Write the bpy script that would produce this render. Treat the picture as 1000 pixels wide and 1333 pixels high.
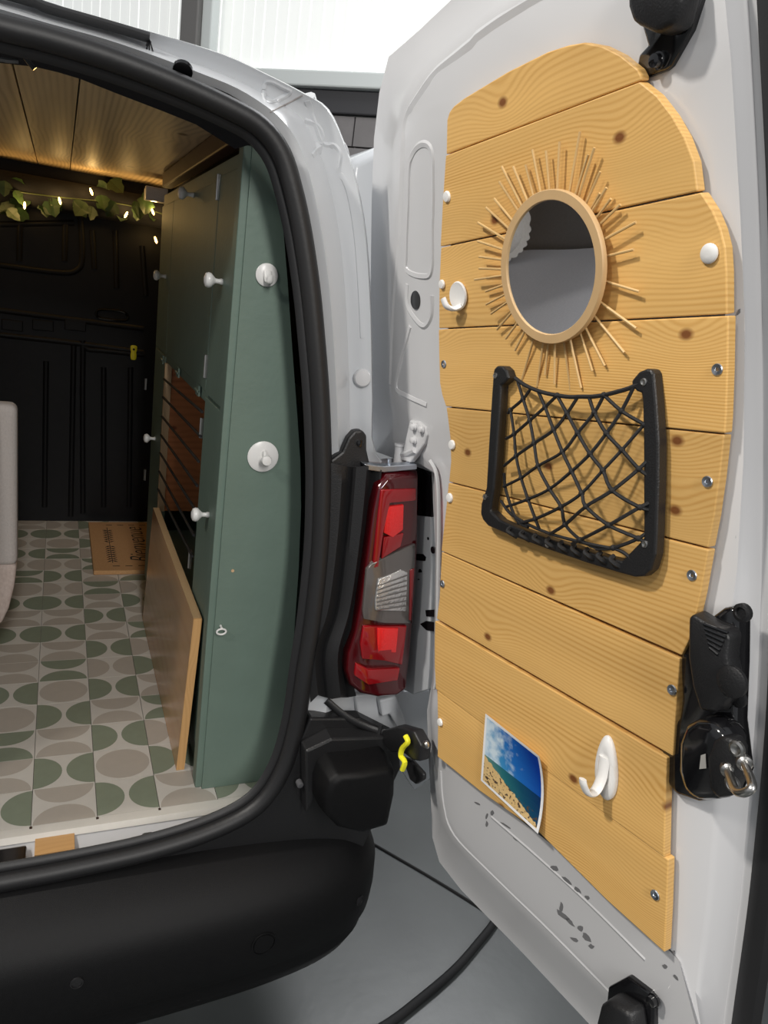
import bpy, bmesh, math, random
import numpy as np
from mathutils import Vector, Matrix
random.seed(7)
S = bpy.context.scene
COL = S.collection
for o in list(bpy.data.objects): bpy.data.objects.remove(o)

# ------------------------------------------------------------------ camera
FPX = 960.0
CAM = np.array([0.0, 0.0, 1.55]); F = 0.58           # F: height of the van's load floor
def nrm(v): v = np.asarray(v, float); return v/np.linalg.norm(v)
_dy = nrm([79-500, 330-666.5, FPX])
_dx = nrm([2165, 30.1, FPX]); _dx = nrm(_dx-_dy*(_dx@_dy))
_dz = np.cross(_dx, _dy)
ROT = np.stack([_dx, _dy, _dz])                      # world = ROT @ camera (x right, y down, z forward)
cd = bpy.data.cameras.new('camera'); cam = bpy.data.objects.new('camera', cd); COL.objects.link(cam)
cd.sensor_fit = 'HORIZONTAL'; cd.sensor_width = 36; cd.lens = 36*FPX/1000; cd.clip_start = .02
m = Matrix.Identity(4)
for i in range(3):
    m[i][0] = ROT[i, 0]; m[i][1] = -ROT[i, 1]; m[i][2] = -ROT[i, 2]; m[i][3] = CAM[i]
cam.matrix_world = m
S.camera = cam

# ------------------------------------------------------------------ world, lights, exposure
w = bpy.data.worlds.new('hall_light'); S.world = w; w.use_nodes = True
w.node_tree.nodes['Background'].inputs[0].default_value = (.93, .96, 1, 1)
w.node_tree.nodes['Background'].inputs[1].default_value = .34
S.view_settings.view_transform = 'Standard'; S.view_settings.look = 'None'
S.view_settings.gamma = 1; S.view_settings.use_curve_mapping = False
S.view_settings.exposure = 0.10
def area(name, loc, target, sx, sy, power, col=(1, 1, 1)):
    l = bpy.data.lights.new(name, 'AREA'); l.shape = 'RECTANGLE'; l.size = sx; l.size_y = sy; l.energy = power; l.color = col
    o = bpy.data.objects.new(name, l); COL.objects.link(o); o.location = loc
    o.rotation_euler = (Vector(target)-Vector(loc)).to_track_quat('-Z', 'Y').to_euler()
    return o
area('hall_lamp', (-2.5, 1.08, 4.1), (.5, .8, 1.2), .20, .26, 105, (1, .95, .88))
area('hall_lamp', (-3.2, -.9, 4.4), (.4, 1.0, 1.2), .5, .5, 42, (1, .95, .88))
area('hall_tube', (.15, -3.4, 3.9), (0, 1.4, .9), .5, 2.4, 128, (1, .97, .93))
area('hall_tube', (2.6, 3.5, 5.0), (1.0, 2.5, 1.0), .6, 2.4, 120, (.97, .98, 1))

# ------------------------------------------------------------------ pixel rays -> places
def ray(px, py): return nrm(ROT @ np.array([px-500, py-666.5, FPX]))
def onX(px, py, x): r = ray(px, py); return CAM+r*((x-CAM[0])/r[0])
def onY(px, py, y): r = ray(px, py); return CAM+r*((y-CAM[1])/r[1])
def onZ(px, py, z): r = ray(px, py); return CAM+r*((z-CAM[2])/r[2])
def onP(px, py, p, n): r = ray(px, py); return CAM+r*(((p-CAM)@n)/(r@n))
REARN = nrm([0, 1, -.07])
def rear(px, py, off=0.0): return onP(px, py, np.array([0, 1.085+off, F]), REARN)    # the van's leaning rear face

# the open door: its width runs along U, its inner face is bent plank by plank
U = nrm([.118, -.985, .122])
def facet(t, a=6.5):
    t = math.radians(t); a = math.radians(a)
    n = np.array([-math.cos(a)*math.cos(t), -math.sin(a)*math.cos(t), math.sin(t)]); n = nrm(n-U*(n@U))
    W = np.cross(U, n); W = W if W[2] > 0 else -W
    return n, W
D0 = np.array([.55, 1.05, 1.25])
SEAML = [(582, 60), (581, 201), (574, 321), (571.5, 428), (581, 530), (584.5, 628), (575, 718), (567.5, 806), (569, 898), (570, 985)]
TILT = [-15, -14, -12, -8, -5, -4, -3, -2, -2]
SEAMP = [None]*10; FN = [facet(t)[0] for t in TILT]; FW = [facet(t)[1] for t in TILT]
n4, W4 = facet(-6); SEAMP[4] = onP(581, 530, D0, n4)
for k in range(4, 9): SEAMP[k+1] = onP(*SEAML[k+1], SEAMP[k], FN[k])
for k in range(3, -1, -1): SEAMP[k] = onP(*SEAML[k], SEAMP[k+1], FN[k])
# positions measured down the door, s = 0 at seam 4
SV = [0.0]*10
for k in range(4, 9): SV[k+1] = SV[k]+(SEAMP[k+1]-SEAMP[k])@FW[k]
for k in range(3, -1, -1): SV[k] = SV[k+1]+(SEAMP[k]-SEAMP[k+1])@FW[k]
BASEP = [p-U*((p-D0)@U) for p in SEAMP]
def DW(u, s, n=0.0):
    k = 0
    while k < 8 and s < SV[k+1]: k += 1
    return BASEP[k+1]+U*u+FW[k]*(s-SV[k+1])+FN[k]*n
def dpix(px, py, n=0.0):
    best = None
    for k in range(9):
        p = onP(px, py, BASEP[k+1]+FN[k]*n, FN[k]); s = SV[k+1]+(p-BASEP[k+1])@FW[k]; u = (p-D0)@U
        lo = SV[k+1] if k < 8 else -9; hi = SV[k] if k > 0 else 9
        d = max(lo-s, s-hi, 0)
        if best is None or d < best[0]: best = (d, u, s)
    return best[1], best[2]
def dd(px, py, n=0.0): u, s = dpix(px, py, n); return DW(u, s, n)

# ------------------------------------------------------------------ materials
MATS = {}
def mat(name, col, rough=.5, metal=0, coat=0, bump=0, bscale=60, emit=None, var=0, spec=.5):
    if name in MATS: return MATS[name]
    m = bpy.data.materials.new(name); m.use_nodes = True; nt = m.node_tree; b = nt.nodes['Principled BSDF']
    b.inputs['Base Color'].default_value = (*col, 1); b.inputs['Roughness'].default_value = rough
    b.inputs['Metallic'].default_value = metal; b.inputs['Coat Weight'].default_value = coat; b.inputs['Coat Roughness'].default_value = .08
    b.inputs['Specular IOR Level'].default_value = spec
    tc = nt.nodes.new('ShaderNodeTexCoord')
    nz = nt.nodes.new('ShaderNodeTexNoise'); nz.inputs['Scale'].default_value = bscale; nz.inputs['Detail'].default_value = 4
    nt.links.new(tc.outputs['Object'], nz.inputs['Vector'])
    if bump:
        bp = nt.nodes.new('ShaderNodeBump'); bp.inputs['Strength'].default_value = bump; bp.inputs['Distance'].default_value = .002
        nt.links.new(nz.outputs['Fac'], bp.inputs['Height']); nt.links.new(bp.outputs['Normal'], b.inputs['Normal'])
    if var:
        n2 = nt.nodes.new('ShaderNodeTexNoise'); n2.inputs['Scale'].default_value = bscale*.15; n2.inputs['Detail'].default_value = 5
        nt.links.new(tc.outputs['Object'], n2.inputs['Vector'])
        mx = nt.nodes.new('ShaderNodeMix'); mx.data_type = 'RGBA'
        mx.inputs[6].default_value = (*[c*(1-var) for c in col], 1); mx.inputs[7].default_value = (*[min(1, c*(1+var)) for c in col], 1)
        nt.links.new(n2.outputs['Fac'], mx.inputs[0]); nt.links.new(mx.outputs[2], b.inputs['Base Color'])
    if emit:
        b.inputs['Emission Color'].default_value = (*emit[:3], 1); b.inputs['Emission Strength'].default_value = emit[3]
    MATS[name] = m; return m
def wood(name, light, dark, knot, scale=1.0, rough=.45, along=0, ring=38.0, coat=0.0, kd=1.0):
    """Boards with long grain along the object's own axis `along`; knots with grain flowing round them."""
    m = bpy.data.materials.new(name); m.use_nodes = True; nt = m.node_tree; b = nt.nodes['Principled BSDF']
    N = nt.nodes.new; L = nt.links.new
    def math_(op, a, bb=None):
        x = N('ShaderNodeMath'); x.operation = op
        for i, v in enumerate((a, bb)):
            if v is None: continue
            if isinstance(v, (int, float)): x.inputs[i].default_value = v
            else: L(v, x.inputs[i])
        return x.outputs[0]
    tc = N('ShaderNodeTexCoord'); oi = N('ShaderNodeObjectInfo')
    sep = N('ShaderNodeSeparateXYZ'); L(tc.outputs['UV'], sep.inputs[0])
    r1 = math_('MULTIPLY', oi.outputs['Random'], 37.0)
    uu = math_('ADD', sep.outputs[0], r1); vv = math_('ADD', sep.outputs[1], math_('MULTIPLY', oi.outputs['Random'], 11.3))
    cb = N('ShaderNodeCombineXYZ'); L(math_('MULTIPLY', uu, 5.5*scale), cb.inputs[0]); L(math_('MULTIPLY', vv, 8*scale), cb.inputs[1])
    vo = N('ShaderNodeTexVoronoi'); vo.voronoi_dimensions = '2D'; vo.inputs['Scale'].default_value = 1.0; L(cb.outputs[0], vo.inputs['Vector'])
    d = vo.outputs['Distance']
    # grain coordinate pushed aside near knots
    bulge = math_('MULTIPLY', math_('POWER', 2.718, math_('MULTIPLY', math_('MULTIPLY', d, d), -14.0)), .018)
    lw = N('ShaderNodeCombineXYZ'); L(math_('MULTIPLY', uu, .75*scale), lw.inputs[0]); L(math_('MULTIPLY', vv, 8*scale), lw.inputs[1])
    ln = N('ShaderNodeTexNoise'); ln.inputs['Scale'].default_value = 1.0; ln.inputs['Detail'].default_value = 0; L(lw.outputs[0], ln.inputs['Vector'])
    g = math_('ADD', math_('ADD', vv, bulge), math_('MULTIPLY', ln.outputs['Fac'], .075))
    ph = math_('MULTIPLY', g, ring*scale*6.283*2)
    wv = math_('ADD', math_('MULTIPLY', math_('SINE', ph), .5), .5); wv = math_('POWER', wv, 1.8)
    fc = N('ShaderNodeCombineXYZ'); L(math_('MULTIPLY', uu, 14*scale), fc.inputs[0]); L(math_('MULTIPLY', vv, 420*scale), fc.inputs[1])
    fn = N('ShaderNodeTexNoise'); fn.inputs['Scale'].default_value = 1; fn.inputs['Detail'].default_value = 2; L(fc.outputs[0], fn.inputs['Vector'])
    an_ = N('ShaderNodeTexNoise'); an_.inputs['Scale'].default_value = 2.1; an_.inputs['Detail'].default_value = 1; L(lw.outputs[0], an_.inputs['Vector'])
    amp = math_('MULTIPLY', math_('POWER', an_.outputs['Fac'], 1.6), 1.9)
    fac = math_('ADD', math_('MULTIPLY', math_('MULTIPLY', wv, amp), .62), math_('MULTIPLY', fn.outputs['Fac'], .30))
    mx = N('ShaderNodeMix'); mx.data_type = 'RGBA'; mx.inputs[6].default_value = (*light, 1); mx.inputs[7].default_value = (*dark, 1); L(fac, mx.inputs[0])
    kr = N('ShaderNodeMapRange'); kr.inputs['From Min'].default_value = .025; kr.inputs['From Max'].default_value = .06*kd
    kr.inputs['To Min'].default_value = 1; kr.inputs['To Max'].default_value = 0; L(d, kr.inputs['Value'])
    sc_n = N('ShaderNodeSeparateColor'); L(vo.outputs['Color'], sc_n.inputs[0]); keepk = math_('GREATER_THAN', sc_n.outputs[0], .42)
    m2 = N('ShaderNodeMix'); m2.data_type = 'RGBA'; L(math_('MULTIPLY', kr.outputs[0], keepk), m2.inputs[0]); L(mx.outputs[2], m2.inputs[6]); m2.inputs[7].default_value = (*knot, 1)
    # board to board tone
    tn = N('ShaderNodeMapRange'); tn.inputs['To Min'].default_value = .88; tn.inputs['To Max'].default_value = 1.1; L(oi.outputs['Random'], tn.inputs['Value'])
    bn = N('ShaderNodeTexNoise'); bn.inputs['Scale'].default_value = 1.6; bn.inputs['Detail'].default_value = 2; L(lw.outputs[0], bn.inputs['Vector'])
    tone = math_('MULTIPLY', tn.outputs[0], math_('ADD', .82, math_('MULTIPLY', bn.outputs['Fac'], .36)))
    m3 = N('ShaderNodeVectorMath'); m3.operation = 'SCALE'; L(m2.outputs[2], m3.inputs[0]); L(tone, m3.inputs['Scale'])
    L(m3.outputs[0], b.inputs['Base Color'])
    b.inputs['Roughness'].default_value = rough; b.inputs['Coat Weight'].default_value = coat; b.inputs['Coat Roughness'].default_value = .25
    bp = N('ShaderNodeBump'); bp.inputs['Strength'].default_value = .12; bp.inputs['Distance'].default_value = .001; L(fac, bp.inputs['Height']); L(bp.outputs['Normal'], b.inputs['Normal'])
    MATS[name] = m; return m
def fabric(name, a, bcol, sc=420, rough=.95, bump=.6):
    m = bpy.data.materials.new(name); m.use_nodes = True; nt = m.node_tree; b = nt.nodes['Principled BSDF']; N = nt.nodes.new; L = nt.links.new
    tc = N('ShaderNodeTexCoord'); mp = N('ShaderNodeMapping'); L(tc.outputs['Object'], mp.inputs[0]); mp.inputs['Scale'].default_value = (sc, sc, sc*.6)
    nz = N('ShaderNodeTexNoise'); nz.inputs['Scale'].default_value = 1; nz.inputs['Detail'].default_value = 3; L(mp.outputs[0], nz.inputs['Vector'])
    mx = N('ShaderNodeMix'); mx.data_type = 'RGBA'; mx.inputs[6].default_value = (*a, 1); mx.inputs[7].default_value = (*bcol, 1); L(nz.outputs['Fac'], mx.inputs[0]); L(mx.outputs[2], b.inputs['Base Color'])
    b.inputs['Roughness'].default_value = rough
    bp = N('ShaderNodeBump'); bp.inputs['Strength'].default_value = bump; bp.inputs['Distance'].default_value = .001; L(nz.outputs['Fac'], bp.inputs['Height']); L(bp.outputs['Normal'], b.inputs['Normal'])
    MATS[name] = m; return m

WHITE = mat('white_paint', (.60, .60, .61), .22, coat=.5)
BODYW = mat('white_body_paint', (.56, .58, .605), .25, coat=.5)
GREYM = mat('grey_primer', (.46, .48, .50), .45)
BLACKP = mat('black_plastic', (.012, .012, .013), .42, bump=.25, bscale=500)
BUMP = mat('bumper_plastic', (.0045, .0045, .005), .5, bump=.22, bscale=1100, var=.3, spec=.22)
RUBBER = mat('black_rubber', (.010, .010, .011), .5, bump=.1, bscale=200)
GLOSSB = mat('gloss_black', (.006, .006, .007), .12, coat=.6)
DARKT = mat('dark_felt', (.012, .013, .018), .95, bump=.4, bscale=600)
BLKH = mat('bulkhead_black', (.006, .006, .007), .45, bump=.15, bscale=300, var=.3, spec=.25)
CHROME = mat('steel', (.55, .54, .52), .28, metal=1)
ZINC = mat('zinc_screw', (.50, .54, .60), .32, metal=1)
WPLAST = mat('white_plastic', (.82, .81, .79), .28)
YELLOW = mat('yellow_plastic', (.85, .80, .03), .35)
GREEN = mat('green_paint', (.145, .205, .168), .52, bump=.25, bscale=90, var=.10)
PINE = wood('pine', (.78, .485, .17), (.555, .285, .068), (.20, .07, .018), ring=112)
CEILW = wood('ceiling_pine', (.70, .54, .34), (.28, .185, .09), (.16, .085, .035), scale=.55, ring=70, rough=.48)
CHIP = wood('varnished_board', (.66, .35, .14), (.58, .29, .11), (.55, .28, .10), scale=.6, ring=20, rough=.25, coat=.4)
EDGE = wood('pine_edge', (.62, .36, .15), (.50, .27, .10), (.40, .2, .07), ring=60)
REDW = wood('red_plywood', (.58, .21, .075), (.38, .115, .036), (.2, .05, .015), ring=26)
BAMBOO = mat('light_wood', (.60, .40, .20), .45, var=.12, bscale=200)
STICK = mat('bamboo_stick', (.66, .44, .19), .5, var=.15, bscale=150)
MIRR = mat('mirror_glass', (.86, .88, .90), .015, metal=1)
LENS_D = mat('lens_dark_red', (.06, .002, .004), .10, coat=.8)
LENS_R = mat('lens_red', (.26, .003, .006), .10, coat=.8)
LENS_B = mat('lens_bright_red', (.75, .012, .012), .12, coat=.8, bump=.8, bscale=260)
LENS_C = mat('lens_clear', (.10, .09, .085), .12, coat=.9)
LENS_S = mat('lens_reflector', (.75, .75, .74), .15, metal=.8, bump=1.0, bscale=220)
CORD = mat('black_cord', (.009, .009, .010), .7, bump=.4, bscale=900)
LEAF = mat('ivy_leaf', (.022, .050, .014), .5, var=.35, bscale=120)
BULB = mat('warm_bulb', (1, .75, .3), .3, emit=(1, .60, .16, 14))
COIR = fabric('coir', (.42, .22, .09), (.60, .36, .17), 300)
PRINTB = mat('black_print', (.012, .010, .010), .9)
LINEN = fabric('linen', (.44, .40, .38), (.60, .55, .52), 300)
WEAVE = fabric('woven_linen', (.42, .33, .29), (.68, .58, .53), 150)
SHEET = fabric('grey_sheet', (.40, .40, .43), (.54, .54, .57), 160)
WALLG = fabric('grey_lining', (.22, .205, .195), (.29, .27, .255), 200)
LACE = fabric('lace', (.62, .58, .54), (.80, .77, .73), 200)

# ------------------------------------------------------------------ mesh helpers
class MB:
    def __init__(s): s.v = []; s.f = []; s.fm = []
    def add(s, vs, fs, mi=0):
        k = len(s.v); s.v += [tuple(map(float, p)) for p in vs]; s.f += [tuple(i+k for i in f) for f in fs]; s.fm += [mi]*len(fs); return s
    def box(s, lo, hi, mi=0):
        x0, y0, z0 = lo; x1, y1, z1 = hi
        return s.add([(x0,y0,z0),(x1,y0,z0),(x1,y1,z0),(x0,y1,z0),(x0,y0,z1),(x1,y0,z1),(x1,y1,z1),(x0,y1,z1)],
                     [(0,3,2,1),(4,5,6,7),(0,1,5,4),(1,2,6,5),(2,3,7,6),(3,0,4,7)], mi)
    def obox(s, c, ax, ay, az, mi=0):      # centre and three half-axis vectors
        c, ax, ay, az = map(np.asarray, (c, ax, ay, az)); vs = []
        for k in (-1, 1):
            for a, b in ((-1,-1),(1,-1),(1,1),(-1,1)): vs.append(c+ax*a+ay*b+az*k)
        return s.add(vs, [(0,3,2,1),(4,5,6,7),(0,1,5,4),(1,2,6,5),(2,3,7,6),(3,0,4,7)], mi)
    def prism(s, poly, ext, mi=0):         # polygon + extrusion vector (or list of second polygon)
        a = [np.asarray(p) for p in poly]; n = len(a)
        b = [p+np.asarray(ext) for p in a] if not isinstance(ext, list) else [np.asarray(p) for p in ext]
        return s.add(a+b, [tuple(range(n))[::-1], tuple(range(n, 2*n))]+[(i, (i+1) % n, n+(i+1) % n, n+i) for i in range(n)], mi)
    def tube(s, pts, r, n=8, caps=True, closed=False, mi=0, up=None, rx=None):
        P = [np.asarray(p, float) for p in pts]; m = len(P); rings = []; prev = None
        for i in range(m):
            if closed: t = nrm(P[(i+1) % m]-P[i-1])
            else: t = nrm(P[min(i+1, m-1)]-P[max(i-1, 0)])
            if up is not None: a = nrm(np.asarray(up)-t*(np.asarray(up)@t))
            elif prev is None:
                q = np.array([0, 0, 1.]) if abs(t[2]) < .9 else np.array([1., 0, 0]); a = nrm(np.cross(t, q))
            else: a = nrm(prev-t*(prev@t))
            prev = a; b = np.cross(t, a); ri = r[i] if hasattr(r, '__len__') else r
            rxx = ri if rx is None else (rx[i] if hasattr(rx, '__len__') else rx)
            rings.append([P[i]+a*ri*math.cos(2*math.pi*k/n)+b*rxx*math.sin(2*math.pi*k/n) for k in range(n)])
        fs = []
        for i in range(m if closed else m-1):
            j = (i+1) % m
            for k in range(n): fs.append((i*n+k, i*n+(k+1) % n, j*n+(k+1) % n, j*n+k))
        if caps and not closed: fs += [tuple(range(n))[::-1], tuple((m-1)*n+k for k in range(n))]
        return s.add([p for r_ in rings for p in r_], fs, mi)
    def loft(s, loops, closed=False, mi=0, capa=False, capb=False):
        n = len(loops[0]); fs = []
        for i in range(len(loops)-1):
            for k in range(n if closed else n-1): fs.append((i*n+k, i*n+(k+1) % n, (i+1)*n+(k+1) % n, (i+1)*n+k))
        if capa: fs.append(tuple(range(n))[::-1])
        if capb: fs.append(tuple((len(loops)-1)*n+k for k in range(n)))
        return s.add([p for l in loops for p in l], fs, mi)
    def lathe(s, c, axis, prof, n=20, mi=0):     # profile [(radius, height)]
        axis = nrm(axis); q = np.array([0, 0, 1.]) if abs(axis[2]) < .9 else np.array([1., 0, 0]); a = nrm(np.cross(axis, q)); b = np.cross(axis, a); c = np.asarray(c)
        loops = [[c+axis*h+(a*math.cos(2*math.pi*k/n)+b*math.sin(2*math.pi*k/n))*max(r, 1e-5) for k in range(n)] for r, h in prof]
        return s.loft(loops, True, mi, True, True)
    def sphere(s, c, r, n=8, mi=0): return s.lathe(np.asarray(c)-np.array([0, 0, r]), (0, 0, 1), [(r*math.sin(math.pi*i/6), r-r*math.cos(math.pi*i/6)) for i in range(7)], n, mi)
def wloc(o): return np.array(o['_w']) if o is not None and '_w' in o else np.zeros(3)
def obj(name, mb, mats, parent=None, smooth=False, bevel=0, seg=2, sub=0, uvf=None, origin=None, weld=False, solid=0):
    me = bpy.data.meshes.new(name); V = np.array(mb.v)
    c = np.asarray(origin) if origin is not None else (V.max(0)+V.min(0))/2
    me.from_pydata([tuple(p) for p in V-c], [], mb.f)
    mats = mats if isinstance(mats, (list, tuple)) else [mats]
    for m_ in mats: me.materials.append(m_)
    me.polygons.foreach_set('material_index', mb.fm)
    bm = bmesh.new(); bm.from_mesh(me)
    if weld: bmesh.ops.remove_doubles(bm, verts=bm.verts, dist=1e-5)
    bmesh.ops.recalc_face_normals(bm, faces=bm.faces); bm.to_mesh(me); bm.free()
    if smooth: me.polygons.foreach_set('use_smooth', [True]*len(me.polygons))
    if uvf:
        uv = me.uv_layers.new(name='UVMap')
        for lp in me.loops: uv.data[lp.index].uv = uvf(np.array(me.vertices[lp.vertex_index].co)+c)
    o = bpy.data.objects.new(name, me); COL.objects.link(o)
    o['_w'] = [float(x) for x in c]
    if parent is not None: o.parent = parent
    o.location = c-wloc(parent)
    if solid: md = o.modifiers.new('s', 'SOLIDIFY'); md.thickness = solid; md.offset = -1
    if bevel: md = o.modifiers.new('b', 'BEVEL'); md.width = bevel; md.segments = seg; md.limit_method = 'ANGLE'; md.angle_limit = .6
    if sub: md = o.modifiers.new('u', 'SUBSURF'); md.levels = sub; md.render_levels = sub
    if smooth and bevel == 0 and sub == 0:
        try: me.set_sharp_from_angle(angle=.75)
        except Exception: pass
    return o
def inst(name, me, mw, parent):          # another object on shared mesh data; mw = world matrix
    o = bpy.data.objects.new(name, me); COL.objects.link(o); o.parent = parent
    o.matrix_local = Matrix.Translation(Vector(-wloc(parent))) @ mw
    o['_w'] = [float(x) for x in mw.translation]
    return o
def thing(name, loc, label, cat, group=None):
    o = bpy.data.objects.new(name, None); COL.objects.link(o); o.location = loc; o['_w'] = [float(x) for x in loc]; o.empty_display_size = .05
    return tag(o, label, cat, group)
def tag(o, label, cat, group=None, kind=None):
    o['label'] = label; o['category'] = cat
    if group: o['group'] = group
    if kind: o['kind'] = kind
    return o
def struct(o, label=None):
    o['kind'] = 'structure'
    if label: o['label'] = label
    return o
def spline(pts, n=8, closed=False):       # Catmull-Rom through points
    P = [np.asarray(p, float) for p in pts]; out = []; m = len(P)
    rng = range(m if closed else m-1)
    for i in rng:
        if closed: a, b, c, d = P[i-1], P[i], P[(i+1) % m], P[(i+2) % m]
        else: a, b, c, d = P[max(i-1, 0)], P[i], P[i+1], P[min(i+2, m-1)]
        for k in range(n):
            t = k/n; out.append(.5*((2*b)+(c-a)*t+(2*a-5*b+4*c-d)*t*t+(3*b-a-3*c+d)*t**3))
    if not closed: out.append(P[-1])
    return out
V3 = lambda *a: np.array(a, float)
XC = -.25                                   # the van's middle
def mirx(p): q = np.array(p, float); q[0] = 2*XC-q[0]; return q

# ================================================================== THE HALL
FLOORM = mat('hall_floor_paint', (.072, .079, .080), .34, bump=.15, bscale=40, var=.25)
fl = MB().box((-6, -5, -.1), (1.75, 9, 0)); struct(obj('floor', fl, FLOORM), 'dark grey painted hall floor')
fl2 = MB().box((1.75, -5, -.1), (7, 9, .0)); struct(obj('floor', fl2, mat('concrete', (.42, .40, .37), .85, bump=.6, bscale=80, var=.2)), 'pale concrete strip of floor beside the painted floor')
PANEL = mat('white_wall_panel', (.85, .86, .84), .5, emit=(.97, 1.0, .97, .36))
LEDGE = mat('pale_ledge', (.68, .72, .71), .5)
GSTEEL = mat('grey_steel', (.16, .155, .15), .5)
WD = nrm([.721, -.693, 0]); WNv = nrm([.693, .721, 0])         # the hall's end wall stands askew to the van
W0 = onY(420, 105, 6.0); W0[2] = 0
def wpix(px, py): p = onP(px, py, W0, WNv); return (p-W0)@WD, p[2]
def wbox(a0, a1, n0, n1, z0, z1): return MB().obox(W0+WD*(a0+a1)/2+WNv*(n0+n1)/2+V3(0, 0, (z0+z1)/2), WD*(a1-a0)/2, WNv*(n1-n0)/2, V3(0, 0, (z1-z0)/2))
bz = wpix(420, 96)[1]; lz = wpix(420, 117)[1]; dz_ = wpix(455, 150)[1]
xcL = wpix(261, 20)[0]; xcR = wpix(283, 20)[0]
wb = thing('wall_back', W0, 'x', 'wall'); del wb['category']; struct(wb, 'white ribbed panel wall above a grey base behind the van')
pw = wpix(530, 40)[0]-wpix(465, 40)[0]; ph = wpix(465, 40)[0]
for k in range(-14, 7):
    a = ph+k*pw
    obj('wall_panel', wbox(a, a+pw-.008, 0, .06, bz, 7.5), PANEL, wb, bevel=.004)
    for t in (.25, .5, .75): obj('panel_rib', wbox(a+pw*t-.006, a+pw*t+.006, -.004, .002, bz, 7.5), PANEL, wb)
lo_a = ph-14*pw; hi_a = ph+7*pw
obj('panel_backing', wbox(lo_a, hi_a, .05, .12, 0, 7.5), mat('panel_joint', (.35, .36, .35), .6), wb)
obj('wall_ledge', wbox(lo_a, hi_a, -.09, .02, lz, bz), LEDGE, wb, bevel=.012)
obj('dark_beam', wbox(lo_a, hi_a, -.03, .02, dz_, lz-.002), mat('dark_beam', (.045, .045, .05), .5), wb, bevel=.01)
BLK = mat('grey_block', (.21, .20, .20), .8, bump=.4, bscale=60, var=.15)
bme = None; zz = dz_-.012; row = 0
rotw = Matrix(((WD[0], WNv[0], 0, 0), (WD[1], WNv[1], 0, 0), (0, 0, 1, 0), (0, 0, 0, 1)))
bmsh = MB().box((-.2, -.03, -.1), (.2, .03, .1)); bme = bpy.data.meshes.new('block'); bme.from_pydata(bmsh.v, [], bmsh.f); bme.materials.append(BLK)
while zz > .2:
    for i in range(-9, 8):
        c_ = W0+WD*(.1+i*.412+(row % 2)*.2)+WNv*.02; inst('block', bme, Matrix.Translation((c_[0], c_[1], zz-.1)) @ rotw, wb)
    zz -= .212; row += 1
struct(obj('trim_1', wbox(xcL, xcR, -.25, -.1, 0, 7.5), GSTEEL, bevel=.01), 'grey steel column in front of the white wall')
struct(obj('trim_2', wbox(xcR, xcR+.09, -.2, -.1, bz, 7.5), LEDGE, bevel=.01), 'pale frame edge along the steel column')
struct(obj('wall_right', MB().box((3.3, -2.5, 0), (3.4, 4.2, 7.0)), mat('dark_wall', (.05, .052, .055), .7, bump=.4, bscale=12, var=.3)), 'dark wall on the far side of the hall')
# floor joint and cable
jt = [onZ(*p, .0015) for p in [(340, 1012), (440, 1072), (505, 1110), (570, 1148), (640, 1192), (700, 1232), (800, 1302), (1000, 1440)]]
struct(obj('trim_3', MB().tube(spline(jt, 4), .0045, 6), mat('joint_black', (.01, .01, .01), .8)), 'thin black joint line in the grey floor')
cb_ = [onZ(*p, .011) for p in [(150, 1500), (300, 1430), (430, 1372), (500, 1336), (548, 1300), (592, 1262), (622, 1228), (645, 1198), (672, 1150), (700, 1080), (740, 980), (800, 900)]]
tag(obj('floor_cable', MB().tube(spline(cb_, 8), .0105, 10), CORD, smooth=True), 'thick black cable curving over the grey floor under the open door', 'cable')
# another white vehicle seen through the gap behind the pillar
pv = thing('parked_van', (1.0, 4.0, 0), 'white vehicle parked against the hall wall behind the open van', 'vehicle')
def gap(px, py): return onY(px, py, 3.7)
zt = gap(480, 178)[2]; x0 = gap(462, 196)[0]
prof = [(x0-.02, zt-.12), (x0+.12, zt-.03), (x0+.4, zt+.03), (1.9, zt+.06), (2.02, zt-.1), (2.08, .45), (x0-.05, .45)]
obj('body_shell', MB().prism([V3(a, 3.7, b) for a, b in prof], (0, .9, 0)), BODYW, pv, bevel=.05, seg=4, smooth=True)
obj('rear_window', MB().box((x0+.2, 3.69, zt-.75), (1.8, 3.705, zt-.25)), GLOSSB, pv, bevel=.02)
obj('bumper', MB().box((x0-.05, 3.6, .35), (2.1, 3.8, .62)), BUMP, pv, bevel=.03)
for xx in (x0+.15, 1.85): obj('wheel', MB().lathe((xx-.1, 4.1, .3), (1, 0, 0), [(.18, 0), (.28, .01), (.3, .05), (.3, .17), (.28, .2), (.18, .21)], 24), RUBBER, pv, smooth=True)

# ================================================================== THE VAN
van = thing('van', (XC, 2.0, 0), 'white panel van with its rear doorway open, black bumper and red tail light', 'van')
IN = [(0, 20), (60, 37), (138, 58), (200, 80), (255, 102), (300, 120), (335, 143), (358, 165), (378, 196), (396, 255), (412, 345), (421, 430), (427, 520), (430, 600), (429, 720), (420, 810), (408, 880), (398, 950), (380, 1014), (345, 1062), (285, 1095), (200, 1121), (100, 1144), (0, 1162)]
OUT = [(0, -20), (60, 1), (130, 23), (200, 42), (290, 70), (345, 95), (398, 122), (428, 142), (448, 184), (466, 240), (478, 310), (484, 410), (486, 520), (490, 590), (540, 655), (540, 740), (535, 830), (528, 900), (518, 970), (490, 1040), (400, 1085), (300, 1112), (100, 1166), (0, 1184)]
def half(px, off, off2=None):
    P = [rear(a, b, off) for a, b in px]
    top = P[0].copy(); top[0] = XC; top[2] += .004; top[1] = P[0][1]; bot = P[-1].copy(); bot[0] = XC
    return [top]+P+[bot]
def mixl(A, B, t, dy=0): return [a*(1-t)+b*t+V3(0, dy, 0) for a, b in zip(A, B)]
def full(h): return h+[mirx(p) for p in h[::-1]]
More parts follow.
